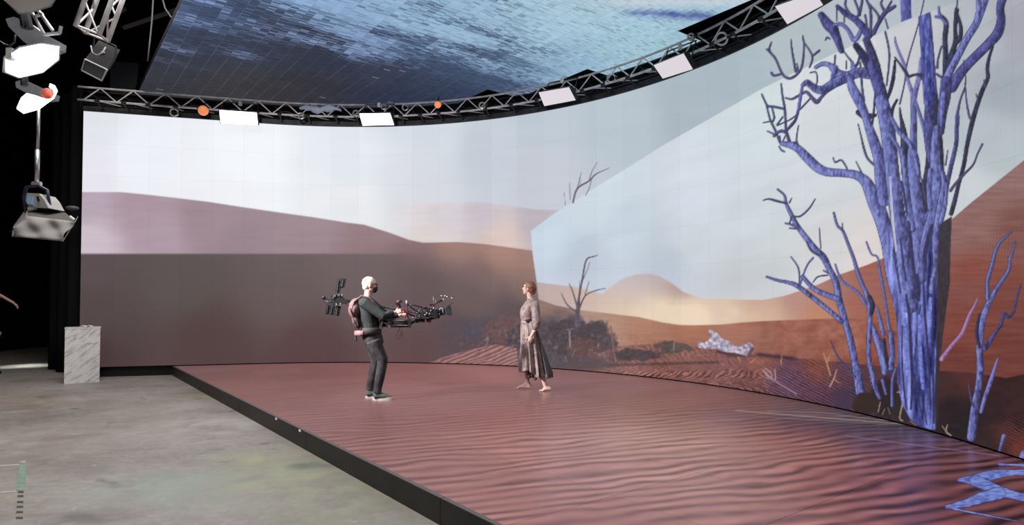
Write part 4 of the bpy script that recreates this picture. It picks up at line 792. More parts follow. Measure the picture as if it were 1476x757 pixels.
for cs, lb, dm_, hot in LP:
    P = [on_off(*cs[0], .62), on_off(*cs[1], .62), on_off(*cs[2], .48), on_off(*cs[3], .48)]
    c = sum(P, Vector()) / 4; nrm = (P[1] - P[0]).cross(P[3] - P[0]).normalized()
    if nrm.dot(Vector((0, 0, CZ)) - c) < 0: nrm = -nrm
    root = tag(empty('panel_light', c), lb, 'stage light', 'panel lights clamped along the curved truss')
    q = [p - c for p in P]; f = [p * .96 + nrm * .004 for p in q]
    MB().add(q + [p - nrm * .11 for p in q], [(0, 1, 2, 3), (7, 6, 5, 4), (0, 4, 5, 1), (1, 5, 6, 2), (2, 6, 7, 3), (3, 7, 4, 0)]).build('housing', housing, root)
    MB().add(f + [p - nrm * .003 for p in f], [(0, 1, 2, 3), (7, 6, 5, 4), (0, 4, 5, 1), (1, 5, 6, 2), (2, 6, 7, 3), (3, 7, 4, 0)]).build('diffuser', dm_, root)
    L_ = (q[0] + q[3]) / 2 - nrm * .05; R_ = (q[1] + q[2]) / 2 - nrm * .05; T_ = -nrm * .05 + Vector((0, 0, .26)) - nrm * .16
    MB().tube([L_, L_ * .9 + T_, R_ * .9 + T_, R_], .014, 6).build('yoke', dull, root)
    MB().box(T_ * 1.0, (.06, .06, .09)).build('clamp', alu, root)
orange = mat('orange_gel', (.75, .25, .1), .35, emis=(1.0, .32, .13), es=.55); steel = mat('bright_steel', (.55, .55, .56), .3, .8)
def cam_M(P):   # disc facing the stage centre
    n_ = (Vector((-1.0, 4.0, 1.5)) - P).normalized(); return n_.to_track_quat('Z', 'Y').to_matrix()
for px, py, r, lb in ((293, 159.5, .105, 'small round lamp with a glowing orange gel left of the brightest truss panel'), (631, 151, .075, 'tiny orange gelled lamp on the truss just above the screen middle')):
    P = on_off(px, py, .42); root = tag(empty('gelled_lamp', P), lb, 'lamp'); M_ = cam_M(P)
    MB().ellipsoid((0, 0, 0), (r, r, r * .75), M_, 14, 8).build('gel_lens', orange, root, smooth=True)
    MB().tube([M_ @ Vector((0, 0, -.02)), M_ @ Vector((0, 0, -.2))], [r * 1.02, r * .8], 12).build('lamp_can', housing, root, smooth=True)
    MB().tube([(0, 0, .05), (.02, .05, .22)], .014, 6).build('bracket', dull, root)
gi = 0
for px, py, r, lb in ((251, 162, .075, 'ring shaped steel clamp on the truss left of the large orange lamp'), (434, 167, .06, 'ring shaped clamp right of the blazing panel light'), (513, 163.5, .06, 'ring clamp touching the left edge of the white panel light above the operator'), (553, 154, .055, 'ring clamp above the white panel light over the operator'), (584, 155, .06, 'ring clamp right of the white panel light over the operator'), (695, 152, .06, 'ring clamp below the smaller black ceiling notch'), (881, 113, .075, 'ring clamp at the foot of the middle black ceiling notch'), (996, 53, .05, 'ring clamp at the tip of the largest black ceiling notch'), (1040, 56, .09, 'large double clamp on the truss below the biggest ceiling notch')):
    P = on_off(px, py, .38); M_ = cam_M(P); root = tag(empty('truss_clamp', P), lb, 'clamp', 'ring clamps on the curved truss')
    MB().torus((0, 0, 0), r, .017, M_).build('ring', steel, root, smooth=True)
    MB().box(M_ @ Vector((r + .02, 0, -.02)), (.05, .04, .07), M_).build('bolt_block', dull, root)
# bunched pale blue plastic in the truss
m_ = MB(); r_ = random.Random(5); P = on_off(462, 157.5, .3)
pts = [[Vector((-.45 + .9 * i / 12, .10 * math.sin(j * 1.9 + i), .075 * math.cos(j / 7 * 2 * PI) * (1.0 if 1 < i < 11 else .35) * (1 + .35 * math.sin(i * 1.7)) + .03 * math.sin(i * .9) + .02 * r_.random())) for j in range(7)] for i in range(13)]
m_.loft([[Vector((p.x, .08 * math.sin(2 * PI * j / 7), p.z)) for j, p in enumerate(r)] for r in pts])
o = m_.build('plastic_sheet', mat('pale_blue_plastic', (.50, .58, .78), .4), smooth=True); o.location = P; tag(o, 'bunched pale blue plastic sheet stuffed in the truss between two white panel lights', 'sheet')

# ------------------------------------------------------------------ black curtain, left dark zone
cloth_b = mat('black_drape_cloth', (.010, .010, .012), .9, spec=.15)
def drape(name, x0, y0, x1, y1, z0, z1, folds, lb):
    n = folds * 8; rows = 8; V = np.zeros((rows, n + 1, 3)); L = math.hypot(x1 - x0, y1 - y0); nx_, ny_ = (y1 - y0) / L, -(x1 - x0) / L
    for r in range(rows):
        z = z0 + (z1 - z0) * r / (rows - 1)
        for k in range(n + 1):
            t = k / n; w = (.07 + .03 * math.sin(k * .37)) * math.sin(t * folds * 2 * PI + .5 * math.sin(r * .5)) * (1.15 - .3 * r / rows)
            V[r, k] = (x0 + (x1 - x0) * t + nx_ * w, y0 + (y1 - y0) * t + ny_ * w, z)
    o = grid_obj(name, V, None, cloth_b); md = o.modifiers.new('t', 'SOLIDIFY'); md.thickness = .01; o.data.polygons.foreach_set('use_smooth', [True] * len(o.data.polygons)); return tag(o, lb, 'curtain')
drape('stage_curtain', -9.2, 13.05, -10.9, 14.6, .01, 6.2, 6, 'black floor-length curtain hanging beside the left end of the screen wall')
area_light('backstage_downlight', (-11.6, 15.4, 5.0), (-11.75, 15.0, 0), .3, 5, (.9, 1, .9), 16)

# ------------------------------------------------------------------ marble plinth
mm = bpy.data.materials.new('veined_marble'); mm.use_nodes = True; nt = mm.node_tree; b = nt.nodes['Principled BSDF']
tc = nd('ShaderNodeTexCoord'); mr = nd('ShaderNodeMapping'); mr.inputs['Rotation'].default_value = (0, math.radians(38), 0); nt.links.new(tc.outputs['Object'], mr.inputs[0]); mp = nd('ShaderNodeMapping'); mp.inputs['Scale'].default_value = (1.2, 1.5, 6.5); nt.links.new(mr.outputs[0], mp.inputs[0])
n = nd('ShaderNodeTexNoise'); n.inputs['Scale'].default_value = 2.6; n.inputs['Detail'].default_value = 8; n.inputs['Distortion'].default_value = 1.2; n.inputs['Roughness'].default_value = .65; nt.links.new(mp.outputs[0], n.inputs['Vector'])
nt.links.new(ramp(n.outputs[0], .36, .50, (.45, .44, .44), (.93, .91, .91)), b.inputs['Base Color']); b.inputs['Roughness'].default_value = .3
P = onz(118, 552, 0); pl = tag(empty('marble_plinth', (P[0] - .14, P[1] + .21, 0), math.radians(34)), 'white veined marble plinth standing on the concrete at the left end of the screen', 'plinth')
for nm, c, d in (('front_slab', (0, -.255, .52), (.56, .03, 1.04)), ('back_slab', (0, .255, .52), (.56, .03, 1.04)), ('side_slab', (-.265, 0, .52), (.03, .48, 1.04)), ('side_slab', (.265, 0, .52), (.03, .48, 1.04)), ('top_slab', (0, 0, 1.052), (.575, .55, .024))):
    MB().box(c, d).build(nm, mm, pl)
m_ = MB(); nn = 9
paper = mat('white_paper', (.85, .85, .85), .7)
V = np.zeros((6, nn, 3))
for r in range(6):
    for k in range(nn): V[r, k] = ((k - 4) * .022, (r - 2.5) * .022, .012 + .055 * abs(math.sin((k - 4) * .75)) * (1 - .1 * r) * (abs(k - 4) / 4))
o = grid_obj('crumpled_paper', V, None, paper); md = o.modifiers.new('t', 'SOLIDIFY'); md.thickness = .006; o.location = (P[0] + .02, P[1] + .1, 1.066); tag(o, 'small folded white paper with raised ends lying on the marble plinth', 'paper')

# ------------------------------------------------------------------ tape and lines on the concrete
green = mat('pale_green_tape', (.22, .32, .24), .7, noise=(.16, .24, .18), nscale=12); darkt = mat('dark_brown_mark', (.07, .05, .045), .8); pale = mat('pale_line_tape', (.45, .42, .4), .7)
def fquad(name, px4, m, lb, z=.003, cat='tape', group=None):
    P = [Vector(onz(x, y, 0)) for x, y in px4]; c = sum(P, Vector()) / 4; c.z = 0; q = [p - c for p in P]
    o = MB().add([(p.x, p.y, .0005) for p in q] + [(p.x, p.y, z) for p in q], [(3, 2, 1, 0), (4, 5, 6, 7), (0, 1, 5, 4), (1, 2, 6, 5), (2, 3, 7, 6), (3, 0, 4, 7)]).build(name, m); o.location = c; return tag(o, lb, cat, group)
fquad('floor_tape', [(28, 670), (38, 670), (36, 707), (23, 707)], green, 'pale green tape strip stuck to the concrete at the lower left')
fquad('tape_line', [(-20, 672.2), (28, 669.6), (28, 671), (-20, 673.8)], pale, 'thin pale line running left from the far end of the green tape')
fquad('tape_line', [(-20, 711), (23, 708), (23, 709.4), (-20, 712.6)], pale, 'thin pale line running left from the near end of the green tape')
names = ['dark dash nearest the green tape', 'second dark dash counted from the green tape', 'third dark dash counted from the green tape', 'fourth dark dash counted from the green tape', 'fifth dark dash counted from the green tape', 'dark dash nearest the bottom edge of the picture, below the green tape']
for k, y in enumerate((709.5, 715.5, 724, 731, 738.5, 747)):
    fquad('floor_mark', [(26 - k * .6, y - 1.3), (34 - k * .2, y - 1.3), (34 - k * .2, y + 1.4), (25.5 - k * .6, y + 1.4)], darkt, names[k] + ' on the concrete', cat='floor mark', group='dark dashes on the concrete')
fquad('floor_mark', [(30, 665.5), (37, 665), (37, 667), (30, 667.5)], pale, 'small pale and reddish dash just beyond the green tape', cat='floor mark')

# ------------------------------------------------------------------ hanging truss end, flood box, drape panel
def boxtruss(name, A, B, w, lb, side):
    A, B = Vector(A), Vector(B); d = (B - A); L = d.length; d.normalize(); a = Vector(side); a = (a - d * a.dot(d)).normalized(); b_ = d.cross(a)
    root = tag(empty(name, B), lb, 'truss'); A_ = A - B
    cr = [a * sx * w / 2 + b_ * sy * w / 2 for sx, sy in ((-1, -1), (1, -1), (1, 1), (-1, 1))]
    for c in cr: MB().tube([A_ + c, c], .032, 8).build('chord', alu, root, smooth=True)
    n = int(L / w)
    for f in range(4):
        c0, c1 = cr[f], cr[(f + 1) % 4]
        for k in range(n):
            p = A_ + d * (L * k / n); q = A_ + d * (L * (k + 1) / n)
            MB().tube([p + (c0 if k % 2 else c1), q + (c1 if k % 2 else c0)], .014, 6).build('brace', alu, root)
        MB().tube([A_ + d * (L - .02) + c0, A_ + d * (L - .02) + c1], .016, 6).build('brace', alu, root)
    return root
boxtruss('hanging_truss', at(172, -60, 8.6), at(132, 50, 8.6), .30, 'square aluminium truss end slanting down from the top left corner', (1, .25, 0))
P = at(144, 88, 8.9); root = tag(empty('flood_box', P), 'dark boxy flood light with a pale framed grille, slung below the slanting truss end', 'stage light')
G = [at(123, 85, 8.75) - P, at(154.5, 100, 8.62) - P, at(147, 116, 8.7) - P, at(118, 101, 8.83) - P]; E_ = at(143, 57, 9.0) - at(123, 85, 8.75)
m_ = MB(); m_.loft([G, [g + E_ * .97 for g in G]]); m_.build('case', mat('dark_case', (.006, .006, .008), .8, spec=.2, noise=(.011, .011, .013), nscale=7), root)
gc = sum(G, Vector()) / 4; nrm = -E_.normalized(); m_ = MB()
for k in range(4): m_.tube([G[k] + nrm * .008, G[(k + 1) % 4] + nrm * .008], .010, 6)
m_.build('grille_frame', mat('pale_frame', (.5, .5, .52), .5), root)
gg = [gc + (g - gc) * .92 + nrm * .006 for g in G]; MB().loft([gg, [g - nrm * .004 for g in gg]]).build('grille', mat('grey_grille', (.10, .11, .12), .7, noise=(.07, .075, .08), nscale=60), root)
tp = [G[0] + E_ * .55, G[1] + E_ * .55]; up = Vector((.02, 0, .17))
MB().tube([tp[0], tp[0] + up, tp[1] + up, tp[1]], .014, 6).build('yoke', dull, root)
MB().ellipsoid((G[0] + G[1]) / 2 + E_ * .55 - Vector((0, .02, 0)), (.03, .02, .02)).build('side_knob', mat('pale_knob', (.4, .4, .4), .5), root)
MB().tube([at(131, 66, 8.6) - P, at(133, 76, 8.55) - P, at(140, 80, 8.55) - P, at(148, 76, 8.55) - P, at(152, 68, 8.6) - P], .010, 6).build('cable', mat('pale_cable', (.25, .25, .26), .5), root, smooth=True)
# slate blue hanging panel behind the truss
P = [at(x, y, 14.2) for x, y in ((159, 88), (199, 91), (196, 121), (189, 140), (186, 152), (158, 150))]
m_ = MB(); n = 6; c = P[0]; m_.add([p - c for p in P] + [p - c + Vector((0, .05, 0)) for p in P], [tuple(range(n)), tuple(range(2 * n - 1, n - 1, -1))] + [(k, (k + 1) % n, n + (k + 1) % n, n + k) for k in range(n)])
o = m_.build('hanging_drape', mat('slate_cloth', (.10, .115, .14), .8, emis=(.1, .12, .15), es=.0)); o.location = c; tag(o, 'slate grey cloth hanging behind the truss at the left end of the ceiling', 'drape')
# cables dropping left of the LED ceiling
for pts, lb in (([(222, -20), (219, 30), (216, 60), (213, 88)], 'thin cable dropping beside the left edge of the glowing ceiling'), ([(232, -10), (238, 12), (246, 24), (254, 30)], 'short cable curving into the top of the ceiling edge')):
    q = [at(x, y, 11.5) for x, y in pts]; o = MB().tube([p - q[0] for p in q], .016, 6).build('hanging_cable', mat('grey_cable', (.10, .10, .105), .6), smooth=True); o.location = q[0]; tag(o, lb, 'cable')
for a, b_, lb in (((178, 40), (255, 14), 'dark steel beam high behind the slanting truss end'), ((166, 20), (182, 12), 'short pale beam end right of the slanting truss')):
    p, q = at(*a, 12.5), at(*b_, 12.5); o = MB().tube([Vector(), q - p], .05, 4).build('roof_beam', mat('beam_steel', (.05, .045, .045), .6)); o.location = p; tag(o, lb, 'beam')

# ------------------------------------------------------------------ soft lamps at the left
hot = mat('hot_octagon_cloth', (.9, .9, .9), .6, emis=(1, 1, 1), es=3.0); grey_h = mat('grey_lamp_body', (.30, .31, .34), .5, .05, noise=(.2, .21, .24), nscale=6); pale_h = mat('pale_reflector', (.5, .49, .48), .5)
def pts_poly(px, Y, dY=0.0): return [at(x, y, Y + dY * (y - 90) / 60) for x, y in px]
def slab(name, P, thick, m, root, o0):
    P = [p - o0 for p in P]; nrm = (P[1] - P[0]).cross(P[-1] - P[0]).normalized(); n = len(P)
    if nrm.dot(-o0) < 0: nrm = -nrm
    return MB().add(P + [p - nrm * thick for p in P], [tuple(range(n)), tuple(range(2 * n - 1, n - 1, -1))] + [(k, (k + 1) % n, n + (k + 1) % n, n + k) for k in range(n)]).build(name, m, root)
# upper octagon lamp
LY = 6.6
def plane_at(px, c0, nrm):   # pixels onto the plane through c0 with this normal
    out = []
    for x, y in px:
        r = Vector(ray(x, y)); o = Vector((0, 0, CZ)); t = (c0 - o).dot(nrm) / r.dot(nrm); out.append(o + r * t)
    return out
c0 = at(43, 89, LY); nA = Vector((.30, -.42, -.86)).normalized()
root = tag(empty('octagon_softlight', c0), 'upper blazing white octagonal soft light at the left edge, tilted towards the stage', 'stage light', 'octagonal soft lights at the left')
oct_px = [(8, 85), (28, 71), (58, 65), (85, 69), (84, 86), (62, 104), (28, 112), (8, 104)]
slab('diffuser', plane_at(oct_px, c0, nA), .02, hot, root, c0)
slab('rim', plane_at([(5, 84), (27, 69.5), (58, 64), (87, 68), (86, 87), (62, 105.5), (27, 113.5), (3, 104)], c0 - nA * .025, nA), .03, grey_h, root, c0)
body = plane_at([(8, 27), (20, 24), (44, 34), (62, 48), (85, 60), (84, 70), (60, 78), (34, 60), (12, 38)], c0 + Vector((0, .42, 0)), Vector((0, -1, 0)))
slab('lamp_body', [p + Vector((0, .0, 0)) for p in body], .12, grey_h, root, c0)
MB().tube([at(42, 41, LY + .1) - c0, at(36, 14, LY + .1) - c0], .042, 8).build('stem', dull, root)
m_ = MB()
for a, b_ in (((45, 16), (64, 50)), ((56, 16), (76, 44)), ((64, 50), (86, 48)), ((86, 48), (88, 38)), ((50, 24), (62, 20))): m_.tube([at(*a, LY) - c0, at(*b_, LY) - c0], .018, 6)
m_.build('yoke', alu, root)
MB().tube([at(x, y, LY - .1) - c0 for x, y in ((-3, 58), (6, 64), (14, 66), (21, 60), (22, 50))], .010, 6).build('cable', dull, root, smooth=True)
MB().box(at(15, 78, LY - .1) - c0, (.06, .05, .12)).build('bracket', pale_h, root)
_l = area_light('octagon_glow', c0 + nA * .12, (-1.0, 9.2, 1.0), .6, 66, (1.0, .97, .95), 40)
# pale underside of the lamp at the very top
c1 = at(42, 3, 6.4); n1_ = Vector((.25, -.6, -.75)).normalized()
root = tag(empty('square_softlight', c1), 'unlit pale square lamp cut by the top left corner of the picture', 'stage light')
slab('diffuser', plane_at([(6, 0), (4, -20), (50, -26), (92, -18), (72, 8), (44, 17), (28, 18)], c1, n1_), .05, pale_h, root, c1)
slab('frame', plane_at([(3, -2), (1, -26), (96, -24), (74, 10), (44, 19), (27, 20.5)], c1 - n1_ * .055, n1_), .05, grey_h, root, c1)
MB().tube([at(34, 20, 6.7) - c1, at(38, 40, 6.7) - c1], .05, 8).build('neck', dull, root)
# lower octagon lamp
LY2 = 6.9; c2 = at(52, 142, LY2); nB = Vector((.32, -.42, -.85)).normalized()
root = tag(empty('octagon_softlight', c2), 'lower and smaller blazing octagonal soft light with an orange spot on its body', 'stage light', 'octagonal soft lights at the left')
slab('diffuser', plane_at([(24, 157), (30, 143), (38, 136), (50, 139), (62, 143), (75, 143), (78, 137), (76, 130), (71, 126), (72, 122), (79, 125), (83, 132), (78, 142), (56, 158), (34, 164)], c2, nB), .02, hot, root, c2)
body = plane_at([(22, 118), (32, 114), (62, 128), (76, 134), (74, 142), (60, 143), (34, 132), (23, 126)], c2 + Vector((0, .45, 0)), Vector((0, -1, 0)))
slab('lamp_body', body, .12, grey_h, root, c2)
MB().ellipsoid(at(68, 135, LY2 + .05) - c2, (.062, .05, .062)).build('gel_spot', mat('red_orange_gel', (.30, .05, .03), .6, emis=(.8, .12, .06), es=.35), root, smooth=True)
MB().tube([at(35, 124, LY2 - .1) - c2, at(35, 108, LY2 - .1) - c2], .035, 8).build('stem', dull, root)
# pole-hung lamp with grey skirt
LY3 = 8.4; c3 = at(62, 300, LY3)
root = tag(empty('skirted_lamp', c3), 'unlit lamp on a silver drop pole with a crumpled grey cloth skirt', 'stage light')
MB().tube([at(56, 150, LY3) - c3, at(54, 216, LY3) - c3], .020, 8).build('drop_pole', steel, root, smooth=True)
MB().tube([at(54, 216, LY3) - c3, at(53, 262, LY3) - c3], .028, 8).build('drop_pole', steel, root, smooth=True)
MB().tube([at(47, 265, LY3) - c3, at(59, 265, LY3) - c3], .03, 8).build('pole_clamp', steel, root)
MB().tube([at(x, y, LY3) - c3 for x, y in ((38, 308), (34, 285), (38, 270), (54, 267), (68, 274), (72, 300))], .022, 8).build('yoke', mat('dark_blue_yoke', (.02, .025, .06), .4), root, smooth=True)
hp = [at(x, y, LY3 - .08) for x, y in ((39, 278), (56, 279), (63, 287), (70, 300), (42, 299), (37, 290))]
slab('lamp_head', hp, .3, mat('silver_lamp_head', (.45, .44, .43), .4, .2), root, c3)
slab('blue_plate', [at(x, y, LY3 - .10) for x, y in ((39, 283), (47, 284), (48, 296), (40, 294))], .01, mat('pale_blue_plate', (.22, .38, .6), .5, emis=(.2, .35, .6), es=.12), root, c3)
slab('vent', [at(x, y, LY3 - .10) for x, y in ((52, 283), (55, 283), (57, 290), (54, 290))], .01, dull, root, c3)
cap = mat('olive_brown_cloth', (.055, .05, .045), .8); skirt = mat('grey_skirt_cloth', (.22, .21, .21), .75, noise=(.17, .165, .165), nscale=3, bump=.4)
top = [at(x, y, Y) for x, y, Y in ((38, 312, 8.1), (39, 299, 8.6), (56, 297, 8.7), (75, 300, 8.7), (95, 307, 8.6), (108, 319, 8.2))]
m_ = MB(); m_.loft([[p - c3 + Vector((0, 0, .0)) for p in top], [p - c3 - Vector((0, 0, .05)) for p in top]]); m_.build('skirt_top', cap, root)
V = np.zeros((10, 20, 3))
TL, TR, BR, BL = [at(x, y, Y) - c3 for x, y, Y in ((38, 312, 8.08), (108, 319.5, 8.18), (90, 348, 7.95), (17, 341, 7.9))]
for r in range(10):
    for k in range(20):
        a = k / 19; t = r / 9; p = (TL * (1 - a) + TR * a) * (1 - t) + (BL * (1 - a) + BR * a) * t
        p = p + Vector((0, -.035 * math.sin(a * 5 + t * 3.5) * math.sin(t * PI) - .02 * math.sin(a * 13 - t * 8), 0)); V[r, k] = p
o = grid_obj('skirt_front', V, None, skirt, root); md = o.modifiers.new('t', 'SOLIDIFY'); md.thickness = .008; o.data.polygons.foreach_set('use_smooth', [True] * len(o.data.polygons))
for qa, qb in (((38, 312, 8.08), (39, 299, 8.6)), ((108, 319.5, 8.18), (112, 312, 8.65))):
    a, b_ = at(*qa) - c3, at(*qb) - c3; dn = (BL - TL) if qa[0] < 60 else (BR - TR)
    MB().add([a, b_, b_ + dn, a + dn] + [v + Vector((.008, 0, 0)) for v in (a, b_, b_ + dn, a + dn)], [(0, 1, 2, 3), (7, 6, 5, 4), (0, 4, 5, 1), (1, 5, 6, 2), (2, 6, 7, 3), (3, 7, 4, 0)]).build('skirt_side', skirt, root)
MB().box(at(104, 314, 8.15) - c3, (.07, .02, .02), Matrix.Rotation(math.radians(35), 3, 'Y')).build('buckle', white_m, root)
m_ = MB(); m_.tube([at(30, 322, 8.3) - c3, at(20, 330, 8.2) - c3, at(17, 334, 8.2) - c3], .02, 6); m_.build('tie_strap', dull, root)
P = at(104, 300, 12.6); o = MB().ellipsoid((0, 0, 0), (.13, .1, .05)).build('wall_bracket', mat('bracket_grey', (.12, .12, .12), .5), smooth=True); o.location = P; tag(o, 'small dark bracket beside the left edge of the screen, right of the skirted lamp', 'bracket')
# ------------------------------------------------------------------ people
skin_m = mat('skin', (.56, .36, .30), .55, spec=.3, noise=(.52, .32, .27), nscale=30)
skin_w = mat('pale_skin', (.66, .44, .38), .5, spec=.3, noise=(.62, .40, .34), nscale=30)
scalp = mat('pale_scalp', (.66, .50, .44), .5, spec=.3, noise=(.60, .44, .39), nscale=25)
shirt_m = mat('charcoal_sweatshirt', (.013, .016, .017), .9, noise=(.022, .025, .027), nscale=14, bump=.3)
jean_m = mat('washed_black_denim', (.017, .015, .018), .85, noise=(.050, .045, .050), nscale=11, bump=.4)
vest_m = mat('mauve_brown_webbing', (.12, .055, .06), .7, noise=(.085, .04, .045), nscale=20)
pad_m = mat('dark_vest_pad', (.025, .018, .02), .75, noise=(.04, .03, .03), nscale=15)
mask_m = mat('black_face_mask', (.008, .008, .009), .8); eye_m = mat('dark_eye', (.02, .012, .01), .3); lip_m = mat('lips', (.42, .18, .17), .5)
shoe_m = mat('grey_green_shoe', (.055, .075, .07), .7, noise=(.10, .13, .12), nscale=25); sole_m = mat('white_sole', (.62, .58, .56), .6)
def rot(ax, deg): return Matrix.Rotation(math.radians(deg), 3, ax)
def hand(mb, wrist, d, nrm, thumb, curl=35, r=.0085, spread=.016, sc=1.0):
    """palm, four unequal bent fingers and a thumb; d points along the hand, nrm out of the back of the hand, thumb to the thumb side"""
    d = Vector(d).normalized(); t = Vector(thumb); t = (t - d * t.dot(d)).normalized(); n = d.cross(t); n = n if n.dot(Vector(nrm)) > 0 else -n
    w = Vector(wrist); mb.tube([w - d * .03, w + d * .01, w + d * .05 * sc, w + d * .088 * sc], [.024, .026, .040 * sc, .036 * sc], 12, flat=.5, up=t)
    for k, (off, L) in enumerate(((1.5, .072), (.5, .082), (-.5, .076), (-1.5, .058))):
        p = w + d * .082 * sc + t * off * spread * sc; a = 0; pts = [p - d * .015, p]; dd = d.copy()
        for seg in (.45, .32, .25):
            a += math.radians(curl); dd = d * math.cos(a) - n * math.sin(a); p = p + dd * L * seg * sc; pts.append(p)
        mb.tube(pts, [r * sc, r * sc, r * .95 * sc, r * .88 * sc, r * .72 * sc], 8)
    p = w + d * .025 * sc + t * .028 * sc; q = p + (t * .8 + d * .55 - n * .25).normalized() * .036 * sc; s_ = q + (d * .85 + t * .2 - n * .45).normalized() * .032 * sc; e = s_ + (d * .8 - n * .6).normalized() * .024 * sc
    mb.tube([p - t * .012, p, q, s_, e], [.013 * sc, .0125 * sc, .0105 * sc, .0095 * sc, .0075 * sc], 8)
def head(mb, c, yaw, pitch, roll=0, sc=1.0):
    """c = centre of the skull, face looks along +x of the rotated frame"""
    M = rot('Z', yaw) @ rot('Y', pitch) @ rot('X', roll); c = Vector(c); q = lambda x, y, z: c + M @ Vector((x * sc, y * sc, z * sc))
    E_ = lambda p, r: mb.ellipsoid(q(*p), tuple(k * sc for k in r), M, 16, 12)
    E_((-.012, 0, .022), (.098, .077, .092)); E_((.022, 0, -.035), (.068, .060, .075)); E_((.040, 0, -.082), (.042, .042, .030)); E_((.066, 0, -.096), (.020, .024, .017))
    E_((.060, 0, .030), (.034, .058, .022)); E_((-.045, 0, -.03), (.055, .058, .06))
    mb.tube([q(.078, 0, .018), q(.094, 0, -.010), q(.106, 0, -.030)], [.008 * sc, .010 * sc, .014 * sc], 8); E_((.092, 0, -.036), (.018, .017, .010))
    E_((.078, .030, -.018), (.016, .020, .018)); E_((.078, -.030, -.018), (.016, .020, .018)); E_((.082, 0, -.058), (.014, .024, .007)); E_((.081, 0, -.068), (.014, .021, .008))
    for s_ in (-1, 1): E_((-.004, s_ * .077, -.018), (.018, .009, .031)); E_((.006, s_ * .074, -.040), (.009, .008, .012))
    return q, M
def eyes(q, M, par, sc=1.0):
    for s_ in (-1, 1):
        MB().ellipsoid(q(.0835, s_ * .030, .004), (.009 * sc, .014 * sc, .006 * sc), M, 10, 6).build('eye', eye_m, par, smooth=True)
        MB().tube([q(.090, s_ * .014, .021), q(.090, s_ * .032, .026), q(.078, s_ * .050, .020)], .004 * sc, 6).build('eyebrow', mat('brow_hair', (.16, .09, .06), .8) if 'brow_hair' not in MATS else MATS['brow_hair'], par, smooth=True)

# ---- the camera operator
PM = onz(546, 575.5, .19); KM = F * .99 / PM[1]
man = tag(empty('person', (PM[0], PM[1], .19), math.radians(8)), 'bald masked person in dark sweatshirt, jeans and camera support vest', 'person')
def mp(px, py, lat=0.0): return Vector(((px - 546) / KM, lat, (575 - py) / KM))
bd = MB()
q_, M_ = head(bd, mp(532.5, 412.5, .0), 12, 3)
bd.tube([mp(529, 440), mp(530, 430), mp(531, 420)], [.066, .058, .056], 14)
bd.torso([(mp(538, 498).x, 0, mp(0, 498).z, .10, .14), (mp(537, 488).x, 0, mp(0, 488).z, .115, .155), (mp(535, 474).x, 0, mp(0, 474).z, .10, .135), (mp(532, 456).x, 0, mp(0, 456).z, .115, .15), (mp(529, 444).x, 0, mp(0, 444).z, .11, .165), (mp(528, 437).x, 0, mp(0, 437).z, .07, .12)])
legR = [mp(539, 494, -.09), mp(551.5, 520, -.10), mp(545, 562, -.11)]; legL = [mp(537, 494, .09), mp(541, 521, .10), mp(533, 560, .12)]
for L in (legR, legL): bd.tube([L[0], (L[0] * .55 + L[1] * .45), L[1], L[1] * .65 + L[2] * .35, L[2], L[2] - Vector((0, 0, .05))], [.082, .074, .054, .052, .036, .036], 12)
for L in (legR, legL):
    a = L[2]; bd.tube([Vector((a.x - .04, a.y, .045)), Vector((a.x + .05, a.y, .045)), Vector((a.x + .15, a.y - .01, .03)), Vector((a.x + .20, a.y - .01, .025))], [.034, .036, .03, .018], 10)
armR = [mp(526.5, 438, -.175), mp(553.5, 457, -.20), mp(569, 452, -.10)]; armL = [mp(531, 438, .175), mp(556, 458, .20), mp(577, 455, .06)]
for A_ in (armR, armL): bd.tube([A_[0], A_[0] * .5 + A_[1] * .5, A_[1], A_[1] * .5 + A_[2] * .5, A_[2]], [.052, .045, .038, .034, .026], 12)
hand(bd, armR[2], (.9, .25, .28), (0, -.6, .8), (0, .5, .9), 48, r=.0095); hand(bd, armL[2], (.9, -.25, .05), (0, .6, .8), (0, -.5, .9), 50, r=.0095)
body = bd.build('body', skin_m, man, remesh=.0065, sm=2)
m_ = MB(); S_ = lambda p, r: m_.ellipsoid(q_(*p), r, M_, 18, 12); S_((-.013, 0, .026), (.0995, .0785, .0925)); S_((-.05, 0, -.026), (.054, .06, .062)); m_.build('scalp', scalp, man, remesh=.008, sm=3)
eyes(q_, M_, man)
m_ = MB(); m_.ellipsoid(q_(.066, 0, -.062), (.047, .058, .050), M_, 16, 10); m_.ellipsoid(q_(.092, 0, -.045), (.026, .03, .03), M_, 12, 8); mk = m_.build('face_mask', mask_m, man, remesh=.006, sm=3)
for s_ in (-1, 1): MB().tube([q_(.055, s_ * .060, -.045), q_(.02, s_ * .079, -.03), q_(-.014, s_ * .086, -.02)], .0035, 6).build('ear_loop', mask_m, mk)
m_ = MB(); m_.tube([q_(.088, -.062, .010), q_(.03, -.083, .014), q_(-.012, -.085, .012)], .004, 6); m_.tube([q_(.088, .062, .010), q_(.03, .083, .014), q_(-.012, .085, .012)], .004, 6)
for s_ in (-1, 1): m_.torus(q_(.100, s_ * .032, .003), .024, .003, M_ @ rot('Y', 90), 14, 5)
m_.tube([q_(.104, -.01, .008), q_(.104, .01, .008)], .003, 6); m_.build('glasses', mat('brown_glasses', (.12, .04, .035), .4), man)
sh = MB()
sh.torso([(mp(535.5, 484).x, 0, mp(0, 484).z, .132, .165), (mp(534.5, 478).x, 0, mp(0, 478).z, .137, .165), (mp(533, 466).x, 0, mp(0, 466).z, .128, .158), (mp(531, 452).x, 0, mp(0, 452).z, .138, .18), (mp(528.5, 443).x, 0, mp(0, 443).z, .125, .19), (mp(528, 436).x, 0, mp(0, 436).z, .095, .15), (mp(529, 431).x, 0, mp(0, 431).z, .068, .075)])
